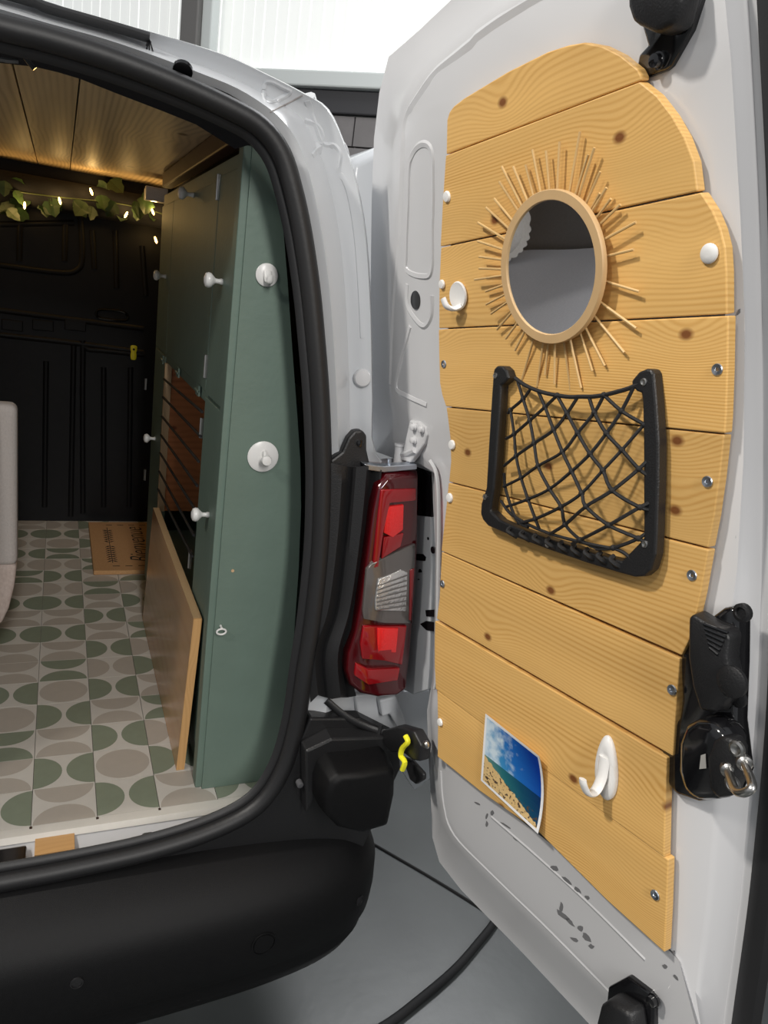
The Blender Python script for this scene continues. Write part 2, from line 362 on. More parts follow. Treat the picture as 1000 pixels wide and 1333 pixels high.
hI = half(IN, .0); hO = half(OUT, .045)
for p in hO[:6]: p[1] -= .0
outw_ = lambda p: nrm(p-V3(XC, p[1], F+.6))
loops = [[p+outw_(p)*.05+V3(0, .08, 0) for p in hI], [p+V3(0, .012, 0) for p in hI], mixl(hI, hO, .16, -.006), mixl(hI, hO, .42, .012), mixl(hI, hO, .60, .030), mixl(hI, hO, .80, .016), mixl(hI, hO, .95, -.004), hO]
o1 = [p+V3(.004 if p[0] > .2 else 0, .02, 0) for p in hO]
o2 = []
for p in hO:
    q = p.copy(); t = max(0, min(1, (p[2]-F)/1.25)); q[0] = p[0]+(.022 if p[0] > .2 else 0); q[1] = p[1]+.10; q[2] = p[2]-(.004 if p[2] > 1.6 else 0); o2.append(q)
o3 = [V3(p[0]+(.02 if p[0] > .2 else 0), 3.3, p[2]) for p in o2]
loops += [o1, o2, o3]
loops = [full([q for q in spline(h, 3)]) for h in loops]
obj('body_shell', MB().loft(loops, True), BODYW, van, smooth=True, weld=True)
# gutter pressings on the pillar
from mathutils.bvhtree import BVHTree
bodymb = MB().loft(loops, True); BVB = BVHTree.FromPolygons([Vector(p) for p in bodymb.v], bodymb.f)
def bvhit(bv, px, py):
    h, nn, i, d = bv.ray_cast(Vector(CAM), Vector(ray(px, py)))
    if h is None: return None
    nn = np.array(nn); nn = -nn if nn@ray(px, py) > 0 else nn
    return np.array(h), nn
def surf_line(bv, px, r, sink, n=5, closed=False):
    pts = []
    q = spline([V3(a, b, 0) for a, b in px], n, closed)
    for p in q:
        h = bvhit(bv, p[0], p[1])
        if h: pts.append(h[0]-h[1]*sink)
    return MB().tube(pts, r, 8, closed=closed)
obj('panel_seam', surf_line(BVB, [(352, 146), (376, 134), (394, 124)], .0012, 0), mat('seam_grey', (.30, .28, .27), .6), van, smooth=True)
obj('pillar_pressing', surf_line(BVB, [(345, 109), (344, 128), (351, 133), (366, 128), (378, 120), (368, 114), (354, 107)], .005, .0032, closed=True), BODYW, van, smooth=True)
for px in ([(400, 132), (410, 160), (420, 186), (436, 190), (443, 202), (442, 222), (454, 250), (463, 300), (468, 360), (472, 440)],
           [(397, 157), (412, 163), (419, 174), (418, 188), (407, 203)]):
    obj('pillar_ridge', surf_line(BVB, px, .012, .0104), BODYW, van, smooth=True)
obj('pillar_plug', MB().lathe(bvhit(BVB, 472, 492)[0], (-.3, -1, 0), [(.016, -.004), (.016, .004), (.013, .008), (.004, .009)], 18), WHITE, van, smooth=True)
obj('pillar_hole', MB().lathe(bvhit(BVB, 238, 91)[0], bvhit(BVB, 238, 91)[1], [(.0135, -.003), (.0135, .003), (.009, .004)], 18), GLOSSB, van, smooth=True)
# rubber strip along the roof edge
rs = [rear(a, b, .035) for a, b in [(0, -10), (60, 10), (120, 27), (165, 40), (194, 49)]]; rs = [mirx(p) for p in rs[::-1]]+rs
obj('roof_strip', MB().tube(spline(rs, 3), .0065, 8, up=(0, 0, 1), rx=.012), RUBBER, van, smooth=True)
fz = MB(); e0 = rs[-1]
for i in range(7): fz.tube([e0, e0+V3(random.uniform(-.004, .01), -.006, random.uniform(-.018, -.004))], .0012, 5)
obj('strip_end', fz, RUBBER, van)
# door seal: a thick double bead round the opening
SL = [(0, 36), (60, 51), (138, 75), (225, 108), (300, 142), (340, 166), (366, 200), (381, 246), (393, 300), (404, 372), (411, 441), (417, 516), (420, 597), (420, 650), (417, 722), (408, 805), (397, 874), (386, 944), (368, 1003), (336, 1049), (281, 1080), (200, 1107), (100, 1130), (0, 1149)]
hS = half(SL, -.006); hS = spline(hS, 4); fs_ = hS+[mirx(p) for p in hS[::-1]][1:-1]
ctr = V3(XC, 1.12, F+.6)
sl = MB(); sl.tube(fs_, .015, 10, closed=True, up=(0, 1, 0), rx=.0155)
inn = [p+nrm(ctr-p)*.014+V3(0, .014, 0) for p in fs_]
sl.tube(inn, .008, 8, closed=True, up=(0, 1, 0), rx=.012)
obj('door_seal', sl, RUBBER, van, smooth=True)
# black inner edge band behind the seal
ib0 = [p+nrm(ctr-p)*.020+V3(0, .020, 0) for p in fs_]; ib1 = [p-nrm(ctr-p)*.045+V3(0, .11, 0) for p in fs_]
nh_ = len(hS)
sel = [i for i in range(nh_) if F+.14 < fs_[i][2] < F+1.12 and fs_[i][0] > .1]
for side in (0, 1):
    a_ = [ib0[i] for i in sel]; b_ = [ib1[i] for i in sel]
    if side: a_ = [mirx(p) for p in a_]; b_ = [mirx(p) for p in b_]
    obj('edge_band', MB().loft([a_, b_]), DARKT, van, smooth=True)
# header trim above the ceiling boards' end
HT = [(0, 82), (45, 87), (75, 94), (105, 103), (150, 121), (210, 144), (255, 162), (279, 177), (306, 194)]
ht0 = [onY(a, b, 1.27) for a, b in HT]; ht1 = [rear(a, b, .02) for a, b in [(0, 44), (40, 54), (75, 64), (130, 82), (185, 102), (230, 120), (262, 134), (300, 154), (340, 184)]]
ht0 = [mirx(p) for p in ht0[::-1]]+ht0; ht1 = [mirx(p) for p in ht1[::-1]]+ht1
ht2 = [p+V3(0, .004, .07) for p in ht0]
obj('header_trim', MB().loft([ht1, ht0, ht2]), DARKT, van, smooth=True)
hk = MB(); hk.tube([onY(-6, 76, 1.2), onY(10, 79, 1.2), onY(24, 80, 1.2)], .0035, 6); hk.tube([onY(33, 75, 1.2), onY(40, 84, 1.2), onY(45, 90, 1.2)], .0035, 6)
obj('wire_clip', hk, GLOSSB, van, smooth=True)
# sill below the floor covering
sl0 = [onZ(a, b, F-.012) for a, b in [(0, 1094), (100, 1082), (200, 1066), (300, 1050), (362, 1030)]]
sl0 = [V3(-1.0, 1.175, F-.012)]+[V3(p[0], 1.185, F-.012) for p in sl0]
sl1 = [V3(p[0], 1.10, F-.030) for p in sl0]; sl2 = [V3(p[0], 1.075, F-.055) for p in sl0]
obj('sill', MB().loft([[p+V3(0, .2, 0) for p in sl0], sl0, sl1, sl2]), WHITE, van, smooth=True)
obj('striker_plate', MB().box((onZ(0, 1100, F-.02)[0]-.10, 1.11, F-.028), (onZ(36, 1095, F-.02)[0], 1.165, F-.004)), GLOSSB, van, bevel=.004)
p0 = onZ(46, 1088, F-.012); p1 = onZ(97, 1088, F-.012)
obj('wood_wedge', MB().box((p0[0], 1.140, F-.024), (p1[0], 1.20, F-.008)), EDGE, van, bevel=.001, uvf=lambda p: (p[0], p[1]))
ph_ = onZ(190, 1068, F-.016); obj('sill_hole', MB().lathe((ph_[0], 1.150, F-.0165), (0, .1, 1), [(.014, 0), (.014, .001)], 18), GLOSSB, van)
# inner shell: bulkhead, walls
YK = 2.91
bk = MB().box((-1.02, YK, F-.02), (.58, YK+.03, F+1.30))
bh = obj('bulkhead', bk, BLKH, van)
def kpt(px, py, d=0): p = onY(px, py, YK); p[1] -= d; return p
def ribline(px, r=.006, closed=False, n=4): return MB().tube(spline([kpt(a, b) for a, b in px], n, closed), r, 8, closed=closed, up=(0, 1, 0), rx=r*1.6)
ribs = [([(0, 345), (80, 355), (102, 350), (107, 335), (106, 300), (104, 280)], False), ([(0, 292), (96, 290)], False),
        ([(108, 668), (108, 460), (115, 455), (188, 462)], False), ([(0, 404), (187, 428)], False), ([(0, 436), (100, 447), (187, 459)], False),
        ([(135, 478), (135, 660)], False), ([(170, 478), (168, 660)], False), ([(96, 450), (92, 672)], False), ([(26, 290), (25, 340)], False), ([(85, 290), (84, 340)], False),
        ([(120, 300), (123, 350)], False), ([(150, 300), (152, 375)], False), ([(185, 320), (190, 385)], False), ([(60, 470), (58, 660)], False)]
for px, c in ribs:
    o_ = obj('pressed_rib', ribline(px), BLKH, bh, smooth=True)
for a in (0, 40, 82):
    o_ = obj('pressed_panel', MB().loft([[kpt(a+x_, b_, d) for x_, b_ in ((2, 415), (30, 418), (30, 432), (2, 429))] for d in (0, .006)], True, 0, False, True), BLKH, bh, bevel=.003)
obj('handle_recess', MB().tube(spline([kpt(*p) for p in [(126, 406), (133, 403), (158, 405), (166, 411), (163, 417), (137, 415), (127, 412)]], 4, True), .005, 8, closed=True), GLOSSB, bh, smooth=True)
obj('top_roll', MB().tube([V3(-1.0, YK-.06, F+1.15), V3(.5, YK-.06, F+1.15)], .05, 14), DARKT, van, smooth=True)
wl = MB().loft([[V3(-.84, 1.2, F), V3(-.86, 1.2, F+.6), V3(-.74, 1.2, F+1.25)], [V3(-.84, YK, F), V3(-.86, YK, F+.6), V3(-.74, YK, F+1.25)]])
obj('wall_lining', wl, WALLG, van)
wr = MB().loft([[V3(.47, 1.25, F), V3(.48, 1.25, F+.6), V3(.36, 1.25, F+1.25)], [V3(.47, YK, F), V3(.48, YK, F+.6), V3(.36, YK, F+1.25)]])
obj('wall_lining', wr, DARKT, van)
obj('roof_skin', MB().box((-.74, 1.32, F+1.262), (.26, 3.3, F+1.27)), BODYW, van)
# ceiling boards
ZC = F+1.24
seams = [onZ(18, 87, ZC)[0], onZ(105, 105, ZC)[0]]
wdt = seams[1]-seams[0]
cuts = [seams[0]-3.6*wdt, seams[0]-1.8*wdt, seams[0], seams[1], .36]
for a, b in zip(cuts[:-1], cuts[1:]):
    obj('ceiling_board', MB().box((max(a, -.8), 1.235, ZC), (b-.0025, YK, ZC+.012)), CEILW, van, bevel=.0015, uvf=lambda p: (p[1], p[0]))
obj('ceiling_trim', MB().box((.272, 1.30, F+1.196), (.30, 2.45, F+1.238)), mat('red_brown_trim', (.06, .022, .016), .5), van, bevel=.004)

# bumper
PLAN = [(-1.09, 1.55), (-1.085, 1.25), (-1.05, 1.10), (-.96, 1.02), (-.8, .99), (-.5, .975), (XC, .97), (.0, .972), (.22, .978), (.38, .99), (.50, 1.015), (.575, 1.06), (.615, 1.14), (.625, 1.30), (.628, 1.55)]
PL = spline([V3(a, b, 0) for a, b in PLAN], 5)
PROF = [(-.135, -.005), (-.105, -.008), (-.055, -.040), (-.020, -.070), (-.003, -.105), (.0, -.16), (-.003, -.205), (-.014, -.220), (-.014, -.245), (-.03, -.28), (-.07, -.305), (-.15, -.31)]
lp = []
for o_, z_ in PROF:
    row = []
    for i, p in enumerate(PL):
        t = nrm(PL[min(i+1, len(PL)-1)]-PL[max(i-1, 0)]); nn = V3(t[1], -t[0], 0)
        zc = z_
        row.append(V3(p[0]+nn[0]*o_, p[1]+nn[1]*o_, F+zc))
    lp.append(row)
bmp = obj('bumper', MB().loft(lp), BUMP, van, smooth=True)
bmb_ = MB().loft(lp); BVP = BVHTree.FromPolygons([Vector(p) for p in bmb_.v], bmb_.f)
h_, n_ = bvhit(BVP, 343, 1228)
obj('tow_cover', MB().lathe(h_, n_, [(.0225, -.006), (.0225, .0022), (.0205, .0024), (.0200, .0006), (.0185, .0006), (.0180, .0026), (.004, .0030)], 32), BUMP, bmp, smooth=True)
h_, n_ = bvhit(BVP, 100, 1279)
obj('parking_sensor', MB().lathe(h_, n_, [(.0100, -.005), (.0100, .0022), (.0085, .0024), (.0082, .0008), (.002, .0010)], 28), BLACKP, bmp, smooth=True)
h_, n_ = bvhit(BVP, 468, 1172)
obj('parking_sensor', MB().lathe(h_, n_, [(.0100, -.005), (.0100, .0022), (.0085, .0024), (.0082, .0008), (.002, .0010)], 28), BLACKP, bmp, smooth=True)
CAPP = [(424, 1012), (436, 1002), (470, 999), (506, 992), (514, 998), (513, 1030), (504, 1072), (470, 1082), (436, 1074), (418, 1056), (418, 1030)]
capf = [onY(a, b, 1.0) for a, b in CAPP]; c_ = sum(capf)/len(capf)
l0 = [p*.82+c_*.18+V3(0, -.016, .0) for p in capf]; l1 = [p*.95+c_*.05+V3(0, -.008, 0) for p in capf]; l2 = [p+V3(0, .02, 0) for p in capf]; l3 = [p+V3(0, .11, 0) for p in capf]
obj('bumper_corner', MB().loft([l0, l1, l2, l3], True, 0, True, True), BUMP, bmp, bevel=.004, seg=2, smooth=True)
# recess between seal and bumper corner
rp = [onY(a, b, 1.084) for a, b in [(404, 935), (470, 935), (520, 960), (522, 1000), (470, 1110), (200, 1150), (200, 1112), (285, 1085), (345, 1050), (376, 1000)]]
obj('corner_recess', MB().prism(rp, (0, .03, 0)), BLACKP, van, bevel=.004)
bs = MB().lathe(onY(391, 1022, 1.06), (0, -1, 0), [(.006, -.01), (.006, .001), (.003, .002)], 12); obj('bolt', bs, mat('dull_bolt', (.08, .08, .085), .5), van)
shelf = [onY(a, b, 1.05) for a, b in [(398, 978), (432, 962), (500, 960), (514, 968), (512, 978), (432, 982), (410, 1040), (398, 1060)]]
obj('bumper_bracket', MB().prism(shelf, (0, .04, 0)), BLACKP, van, bevel=.004)
lw = [rear(a, b, .03) for a, b in [(396, 962), (404, 948), (466, 932), (462, 905), (560, 898), (566, 1010), (540, 1030), (500, 968), (440, 962)]]
obj('lower_corner', MB().prism(lw, (0, .03, 0)), BODYW, van, bevel=.004)
cst = MB(); cst.prism([rear(a, b, .012) for a, b in [(494, 912), (516, 906), (532, 948), (520, 952), (508, 930), (498, 934)]], (0, .02, 0)); obj('corner_pressing', cst, BODYW, van, bevel=.004)

for xx in (-.98, .44):
    for yy in (1.92,):
        wh_ = obj('wheel', MB().lathe((xx-.1, yy, .31), (1, 0, 0), [(.19, 0), (.29, .01), (.31, .05), (.31, .15), (.29, .19), (.19, .20)], 28), RUBBER, van, smooth=True)
        obj('wheel_rim', MB().lathe((xx-.095, yy, .31), (1, 0, 0), [(.05, .02), (.185, .005), (.19, .01), (.19, .18), (.185, .185), (.05, .17)], 28), GREYM, wh_, smooth=True)
# moulded trim beside the lamp
TR = [[(429, 602), (425, 700), (412, 820), (404, 880), (404, 915)], [(446, 606), (440, 695), (428, 790), (411, 850), (414, 905)], [(458, 608), (450, 692), (438, 790), (420, 850), (424, 908)],
      [(464, 608), (457, 690), (446, 790), (428, 852), (432, 910)], [(478, 606), (470, 690), (456, 790), (440, 852), (444, 908)], [(484, 608), (476, 690), (462, 780), (446, 850), (452, 908)], [(497, 612), (489, 690), (474, 780), (456, 860), (464, 906)]]
TD = [-.014, -.020, -.010, -.028, -.038, -.016, -.032]
tl = [spline([rear(a, b, d) for a, b in px], 6) for px, d in zip(TR, TD)]
obj('lamp_trim', MB().loft(tl), BLACKP, van, smooth=True)
lug = [rear(a, b, -.010) for a, b in [(430, 600), (446, 588), (454, 570), (462, 561), (472, 560), (478, 567), (478, 586), (482, 604), (497, 613), (470, 618), (432, 616)]]
lo_ = obj('trim_lug', MB().prism(lug, (0, .02, 0)), BLACKP, van, bevel=.004)
obj('lug_bolt', MB().lathe(rear(469, 577, -.012), (0, -1, 0), [(.006, -.004), (.006, .003), (.002, .004)], 10), GLOSSB, lo_, smooth=True)

# tail light
tlp = rear(495, 760, -.03)
LAMP = [(503, 617), (524, 613), (543, 612), (543, 640), (542, 700), (540, 750), (536, 800), (532, 850), (527, 897), (515, 905), (490, 907), (468, 902), (454, 890), (449, 872), (451, 850), (460, 822), (466, 790), (471, 755), (477, 710), (484, 660), (490, 630)]
lm = thing('dummy', (0, 0, 0), 'x', 'x'); bpy.data.objects.remove(lm)
def lampP(a, b, d): # outer face of the lamp: turns forward on its right edge
    return rear(a, b, -.045+d+.0011*max(0, a-505)*.5)
lb0 = [lampP(a, b, .012) for a, b in LAMP]; cc = sum(lb0)/len(lb0)
lb1 = [p+(cc-p)*.04+V3(0, -.010, 0) for p in lb0]; lb2 = [p+V3(0, .09, 0) for p in lb0]
tail = obj('tail_light', MB().loft([lb2, lb0, lb1], True, 0, True, True), LENS_D, van, bevel=.003, seg=2, smooth=True)
def lens(name, px, d, m, thick=.004, bev=.0015):
    a = [lampP(x_, y_, d) for x_, y_ in px]; return obj(name, MB().prism(a, (0, thick+.006, 0)), m, tail, bevel=bev, smooth=True)
lens('red_band', [(497, 638), (542, 636), (542, 652), (508, 655), (500, 690), (493, 738), (486, 740), (491, 690)], -.0035, LENS_R)
lens('upper_reflector', [(504, 660), (526, 657), (525, 690), (512, 700), (500, 694)], -.003, LENS_B)
lens('upper_lens', [(500, 700), (526, 694), (522, 712), (497, 728)], -.003, LENS_R)
cl = lens('clear_lens', [(478, 742), (484, 734), (505, 725), (541, 708), (540, 745), (537, 790), (535, 812), (500, 811), (474, 806), (473, 795)], -.004, LENS_C)
lens('bulb_reflector', [(493, 755), (522, 742), (531, 745), (529, 796), (489, 795), (489, 782)], -.0062, LENS_S, .002)
for k in range(7):
    a = lampP(491, 763+k*5.2, -.0075); b = lampP(530, 749+k*6.6, -.0075); o_ = obj('lens_flute', MB().tube([a, b], .0011, 6), LENS_C, tail, smooth=True)
lens('side_red', [(534, 742), (540, 740), (536, 808), (533, 808)], -.006, LENS_R, .002)
lens('lower_reflector', [(474, 816), (530, 815), (524, 866), (500, 860), (472, 858), (470, 838)], -.0035, LENS_R)
lens('stop_reflector', [(492, 818), (519, 818), (516, 850), (492, 850)], -.0045, LENS_B, .002)
lens('lower_band', [(464, 864), (480, 872), (521, 870), (518, 886), (480, 892), (462, 880)], -.0035, LENS_R)
# bracket plate above the lamp
br = MB(); br.prism([rear(a, b, -.03) for a, b in [(474, 604), (500, 607), (543, 604), (543, 611), (500, 615), (480, 612)]], (0, .02, 0))
obj('lamp_bracket', br, ZINC, van, bevel=.0015)
obj('lamp_stud', MB().tube([rear(507, 612, -.02), rear(507, 597, -.02)], .0035, 10), ZINC, van, smooth=True)

# ---- inside the van
# vinyl floor
vf = thing('vinyl_flooring', (XC, 2.0, F), 'printed tile-pattern vinyl floor with green and taupe half discs inside the van', 'flooring')
XA = onZ(40, 1079, F)[0]; XB = onZ(127, 1068, F)[0]; TWD = XB-XA
TC = mat('tile_cream', (.64, .61, .555), .42, bump=.1, bscale=300, var=.06); TG = mat('tile_green', (.235, .27, .20), .45, var=.10, bscale=300); TT = mat('tile_taupe', (.46, .415, .36), .45, var=.06, bscale=300)
Y0 = onZ(85, 1075, F)[1]; Y1 = onZ(80, 1024, F)[1]; TLN = .1005
tmesh = {}
def tile_mesh(kind):
    if kind in tmesh: return tmesh[kind]
    mb = MB(); hw = TWD/2-.0006; hl = TLN/2-.0006
    mb.box((-hw, -hl, -.004), (hw, hl, 0), 0)
    r = hw*.93; N = 18; z = .0003
    def halfd(cx, cy, a0, sx, sy): # flat side on the tile edge
        pts = [(cx+sx*math.cos(a0+math.pi*i/N), cy+sy*math.sin(a0+math.pi*i/N), z) for i in range(N+1)]; mb.add(pts, [tuple(range(N+1))], 1)
    t = kind[2:]
    if t == 'LR': halfd(-hw, 0, -math.pi/2, r, hl*.97); halfd(hw, 0, math.pi/2, r, hl*.97)
    elif t == 'TB': halfd(0, -hl, 0, hw*.96, hl*.93); halfd(0, hl, math.pi, hw*.96, hl*.93)
    else:
        pts = [(hw*.95*math.cos(2*math.pi*i/32), hl*.95*math.sin(2*math.pi*i/32), z) for i in range(32)]; mb.add(pts, [tuple(range(32))], 1)
    me = bpy.data.meshes.new('tile_'+t); me.from_pydata(mb.v, [], mb.f); me.materials.append(TC); me.materials.append(TG if kind[0] == 'G' else TT)
    me.polygons.foreach_set('material_index', mb.fm); tmesh[kind] = me; return me
COLS = {0: 'BT GL BT GL BF GT BT GL BT GL BL GL BL GT BF GL BL GT', 1: 'GL BF GL BT GL BL GL BT GL BT GT BT GT BL GL BT GL BF', 2: 'BT GL BL GT BT GL BL GT BT GL BL GT BT GL BL GT BT GL', -1: 'GL BT GT BF GL BT BT GL BT GL BF GT BL GL BL GL BT GT'}
EXP = {'L': 'LR', 'T': 'TB', 'F': 'FU'}
ystart = Y1-TLN
for ci in range(-7, 5):
    seq = COLS.get(ci, COLS[[0, 1, 2, -1][(ci*3) % 4]]).split()
    for ri in range(18):
        y = ystart+TLN*(ri+.5); x = XA+TWD*(ci+.5)
        if x+TWD/2 > .50 or y+TLN/2 > YK+.06: continue
        k = seq[ri % len(seq)]
        inst('tile', tile_mesh(k[0]+'_'+EXP[k[1]]), Matrix.Translation((x, y, F)), vf)
# front border strip of the sheet, drooping over the sill
yb = ystart
fb = MB().loft([[V3(-.83, yb, F), V3(.44, yb, F)], [V3(-.83, yb-.020, F-.001), V3(.44, yb-.020, F-.001)], [V3(-.83, yb-.026, F-.011), V3(.44, yb-.026, F-.011)]])
obj('border_strip', fb, TC, vf, smooth=True)
obj('underlay', MB().box((-.83, yb, F-.0115), (.45, YK, F-.0045)), mat('underlay', (.2, .19, .17), .9), vf)
for a, b in [(40, 1079), (127, 1068), (209, 1060), (330, 1030)]:
    p = onZ(a, b, F); obj('staple', MB().obox((p[0], yb-.004, F-.0004), (.0022, 0, 0), (0, .0022, 0), (0, 0, .0015)), mat('rust', (.04, .018, .01), .7), vf)
# doormat
ma = [onZ(a, b, F+.001) for a, b in [(113, 684), (124, 749)]]
mx0 = (ma[0][0]+ma[1][0])/2; my0 = ma[1][1]; my1 = ma[0][1]
dm = thing('doormat', ((mx0+.2), (my0+my1)/2, F), 'brown coir doormat with black lettering and leaf sprig on the van floor', 'doormat')
obj('coir_pad', MB().box((mx0, my0, F+.0008), (mx0+.42, my1, F+.016)), COIR, dm, bevel=.004)
zt_ = F+.0163
tcu = bpy.data.curves.new('lettering', 'FONT'); tcu.body = 'Bienvenue'; tcu.size = .13; tcu.shear = .35; tcu.extrude = .0004; tcu.offset = -.002
to = bpy.data.objects.new('tmp', tcu); COL.objects.link(to); bpy.context.view_layer.update()
tme = bpy.data.meshes.new_from_object(to.evaluated_get(bpy.context.evaluated_depsgraph_get())); bpy.data.objects.remove(to)
tme.materials.clear(); tme.materials.append(PRINTB); tme.name = 'lettering'
vx = np.array([v.co[:] for v in tme.vertices]); wdt_ = np.ptp(vx[:, 0])
sc_ = (my1-my0)*.72/wdt_
tx = onZ(165, 745, zt_)
inst('lettering', tme, Matrix.Translation((mx0+.185, my0+(my1-my0)*.14, zt_)) @ Matrix.Rotation(math.pi/2, 4, 'Z') @ Matrix.Diagonal((sc_, .75, 1, 1)), dm)
sp = MB(); xs = mx0+.062; L_ = my1-my0
sp.tube([V3(xs, my0+L_*.14, zt_), V3(xs, my1-L_*.14, zt_)], .0013, 5)
for i in range(16):
    y = my0+L_*(.18+.04*i)
    if abs(y-(my0+my1)/2) < .01: continue
    for s_ in (-1, 1):
        a = V3(xs, y, zt_); b = V3(xs+s_*.016, y+(.012 if y > (my0+my1)/2 else -.012), zt_); sp.tube([a, (a+b)/2, b], [.0008, .0026, .0006], 5)
obj('leaf_sprig', sp, PRINTB, dm)
for yy in (my0+L_*.08, my1-L_*.08):
    ds = MB()
    for i in range(9):
        xx = mx0+.06+i*.04; ds.box((xx, yy-.0015, zt_-.0008), (xx+.022, yy+.0015, zt_+.0006))
    obj('dashed_border', ds, PRINTB, dm)

# ---- green cupboard
XF = .262; YS = 1.240; YE = 2.33
cab = thing('storage_cabinet', (.36, 1.75, F), 'tall sage green painted cupboard built along the side of the van', 'cabinet')
SIDE = [(318, 183), (325, 180), (343, 203), (360, 250), (369, 300), (374, 360), (381, 460), (387, 540), (391, 600), (392, 660), (389, 740), (382, 840), (372, 930), (354, 1019), (265, 1030)]
sp_ = [onY(a, b, YS) for a, b in SIDE]; sp_[-1][2] = F+.001; sp_[-2][2] = F+.001
sp_[0][0] = sp_[-1][0] = XF+.006
obj('side_panel', MB().prism(sp_, (0, .018, 0)), GREEN, cab, bevel=.0015)
ztop = sp_[0][2]
obj('corner_post', MB().box((XF-.006, YS+.006, F+.001), (XF+.010, YS+.040, ztop-.004)), GREEN, cab, bevel=.002)
def cbox(name, y0, y1, z0, z1, x0=XF, x1=XF+.016, m=GREEN, par=None, bev=.0018): return obj(name, MB().box((x0, y0, F+z0), (x1, y1, F+z1)), m, par or cab, bevel=bev)
yN0 = YS+.043; yN1 = 1.462; yM1 = 2.085
zT = ztop-F
cbox('face_frame', yN0, YE, zT-.035, zT-.006, XF+.004, XF+.02)
cbox('face_frame', yN1-.002, YE, .728, .750, XF+.004, XF+.02)
cbox('face_frame', yN1+.004, yM1+.02, .001, .24, XF+.004, XF+.02)
cbox('face_frame', yM1-.004, yM1+.012, .24, .73, XF+.004, XF+.02)
dNU = cbox('cabinet_door', yN0+.002, yN1-.003, .748, zT-.03)
dNL = cbox('cabinet_door', yN0+.002, yN1-.003, .06, .742)
cbox('plinth', yN0, yN1, .001, .057, XF+.006, XF+.02)
dMU = cbox('cabinet_door', yN1+.002, yM1-.002, .752, zT-.036)
dFU = cbox('cabinet_door', yM1+.002, YE-.004, .75, zT-.036)
dFL = cbox('cabinet_door', yM1+.016, YE-.004, .012, .742)
obj('end_panel', MB().box((XF+.002, YE-.004, F+.001), (.455, YE+.012, F+.9)), GREEN, cab, bevel=.002)
obj('back_board', MB().box((.445, yN1-.15, F+.06), (.455, yM1+.2, F+.78)), GREEN, cab)
obj('partition', MB().box((XF+.012, yM1-.012, F+.312), (.445, yM1-.004, F+.735)), REDW, cab, uvf=lambda p: (p[0], p[2]))
obj('shelf_board', MB().box((XF+.022, yN1, F+.235), (.445, yM1, F+.25)), GREEN, cab, bevel=.002)
obj('shelf_board', MB().box((XF+.022, yN1, F+.735), (.445, yM1, F+.752)), REDW, cab, bevel=.002, uvf=lambda p: (p[1], p[0]))
obj('divider', MB().box((XF+.020, yN1-.006, F+.06), (.445, yN1+.004, F+.74)), GREEN, cab)
obj('jamb_strip', MB().box((XF-.002, yM1-.020, F+.312), (XF+.016, yM1-.005, F+.728)), mat('bare_pine', (.62, .42, .24), .6, var=.1), cab, bevel=.001)
KP = [(.0055, 0), (.0055, .003), (.0042, .007), (.0045, .013), (.0085, .017), (.0125, .021), (.0135, .025), (.0115, .030), (.006, .0325), (.001, .033)]
for d_, (a, b) in ((dMU, (252, 254)), (dNU, (290, 367)), (dFU, (216, 360)), (dFL, (202, 571)), (dNL, (272, 670))):
    p = onX(a, b, XF); obj('knob', MB().lathe(p, (-1, 0, .0), KP, 18), WPLAST, d_, smooth=True)
for d_, (a, b), hl in ((dNU, (285, 244), .022), (dNU, (269, 477), .022), (dNL, (263, 557), .02), (dNL, (248, 728), .02), (dFL, (190, 500), .018), (dFL, (189, 618), .018)):
    p = onX(a, b, XF); hb = MB().box((XF-.0025, p[1]-.006, p[2]-hl), (XF+.0015, p[1]+.006, p[2]+hl)); hb.tube([V3(XF-.003, p[1], p[2]-hl), V3(XF-.003, p[1], p[2]+hl)], .0022, 8)
    obj('hinge', hb, CHROME, d_)
for a, b in ((212, 468), (232, 485), (258, 508)):
    p = onX(a, b, XF); hb = MB().box((XF-.0025, p[1]-.018, p[2]-.010), (XF+.0015, p[1]+.018, p[2]+.012)); hb.tube([V3(XF-.003, p[1]-.018, p[2]), V3(XF-.003, p[1]+.018, p[2])], .0025, 8)
    obj('hinge', hb, GREEN, dMU)
for (a, b), (c, d) in zip([(218, 499), (218, 525), (217, 552), (216, 578), (215, 603), (214, 629), (213, 654)], [(264, 537), (262, 569), (259, 601), (256.5, 632), (254, 663), (252, 696), (249.5, 722)]):
    p = onX(a, b, XF-.003); q = onX(c, d, XF-.003); z = (p[2]+q[2])/2
    obj('elastic_cord', MB().tube([V3(XF-.003, yM1-.012, p[2]), V3(XF-.003, yN1+.002, q[2])], .003, 8), CORD, cab, smooth=True)
obj('paint_chip', MB().lathe(onY(303, 743, YS-.0006), (0, -1, 0), [(.003, 0), (.003, .0006)], 10), mat('bare_pine', (0, 0, 0)), cab)
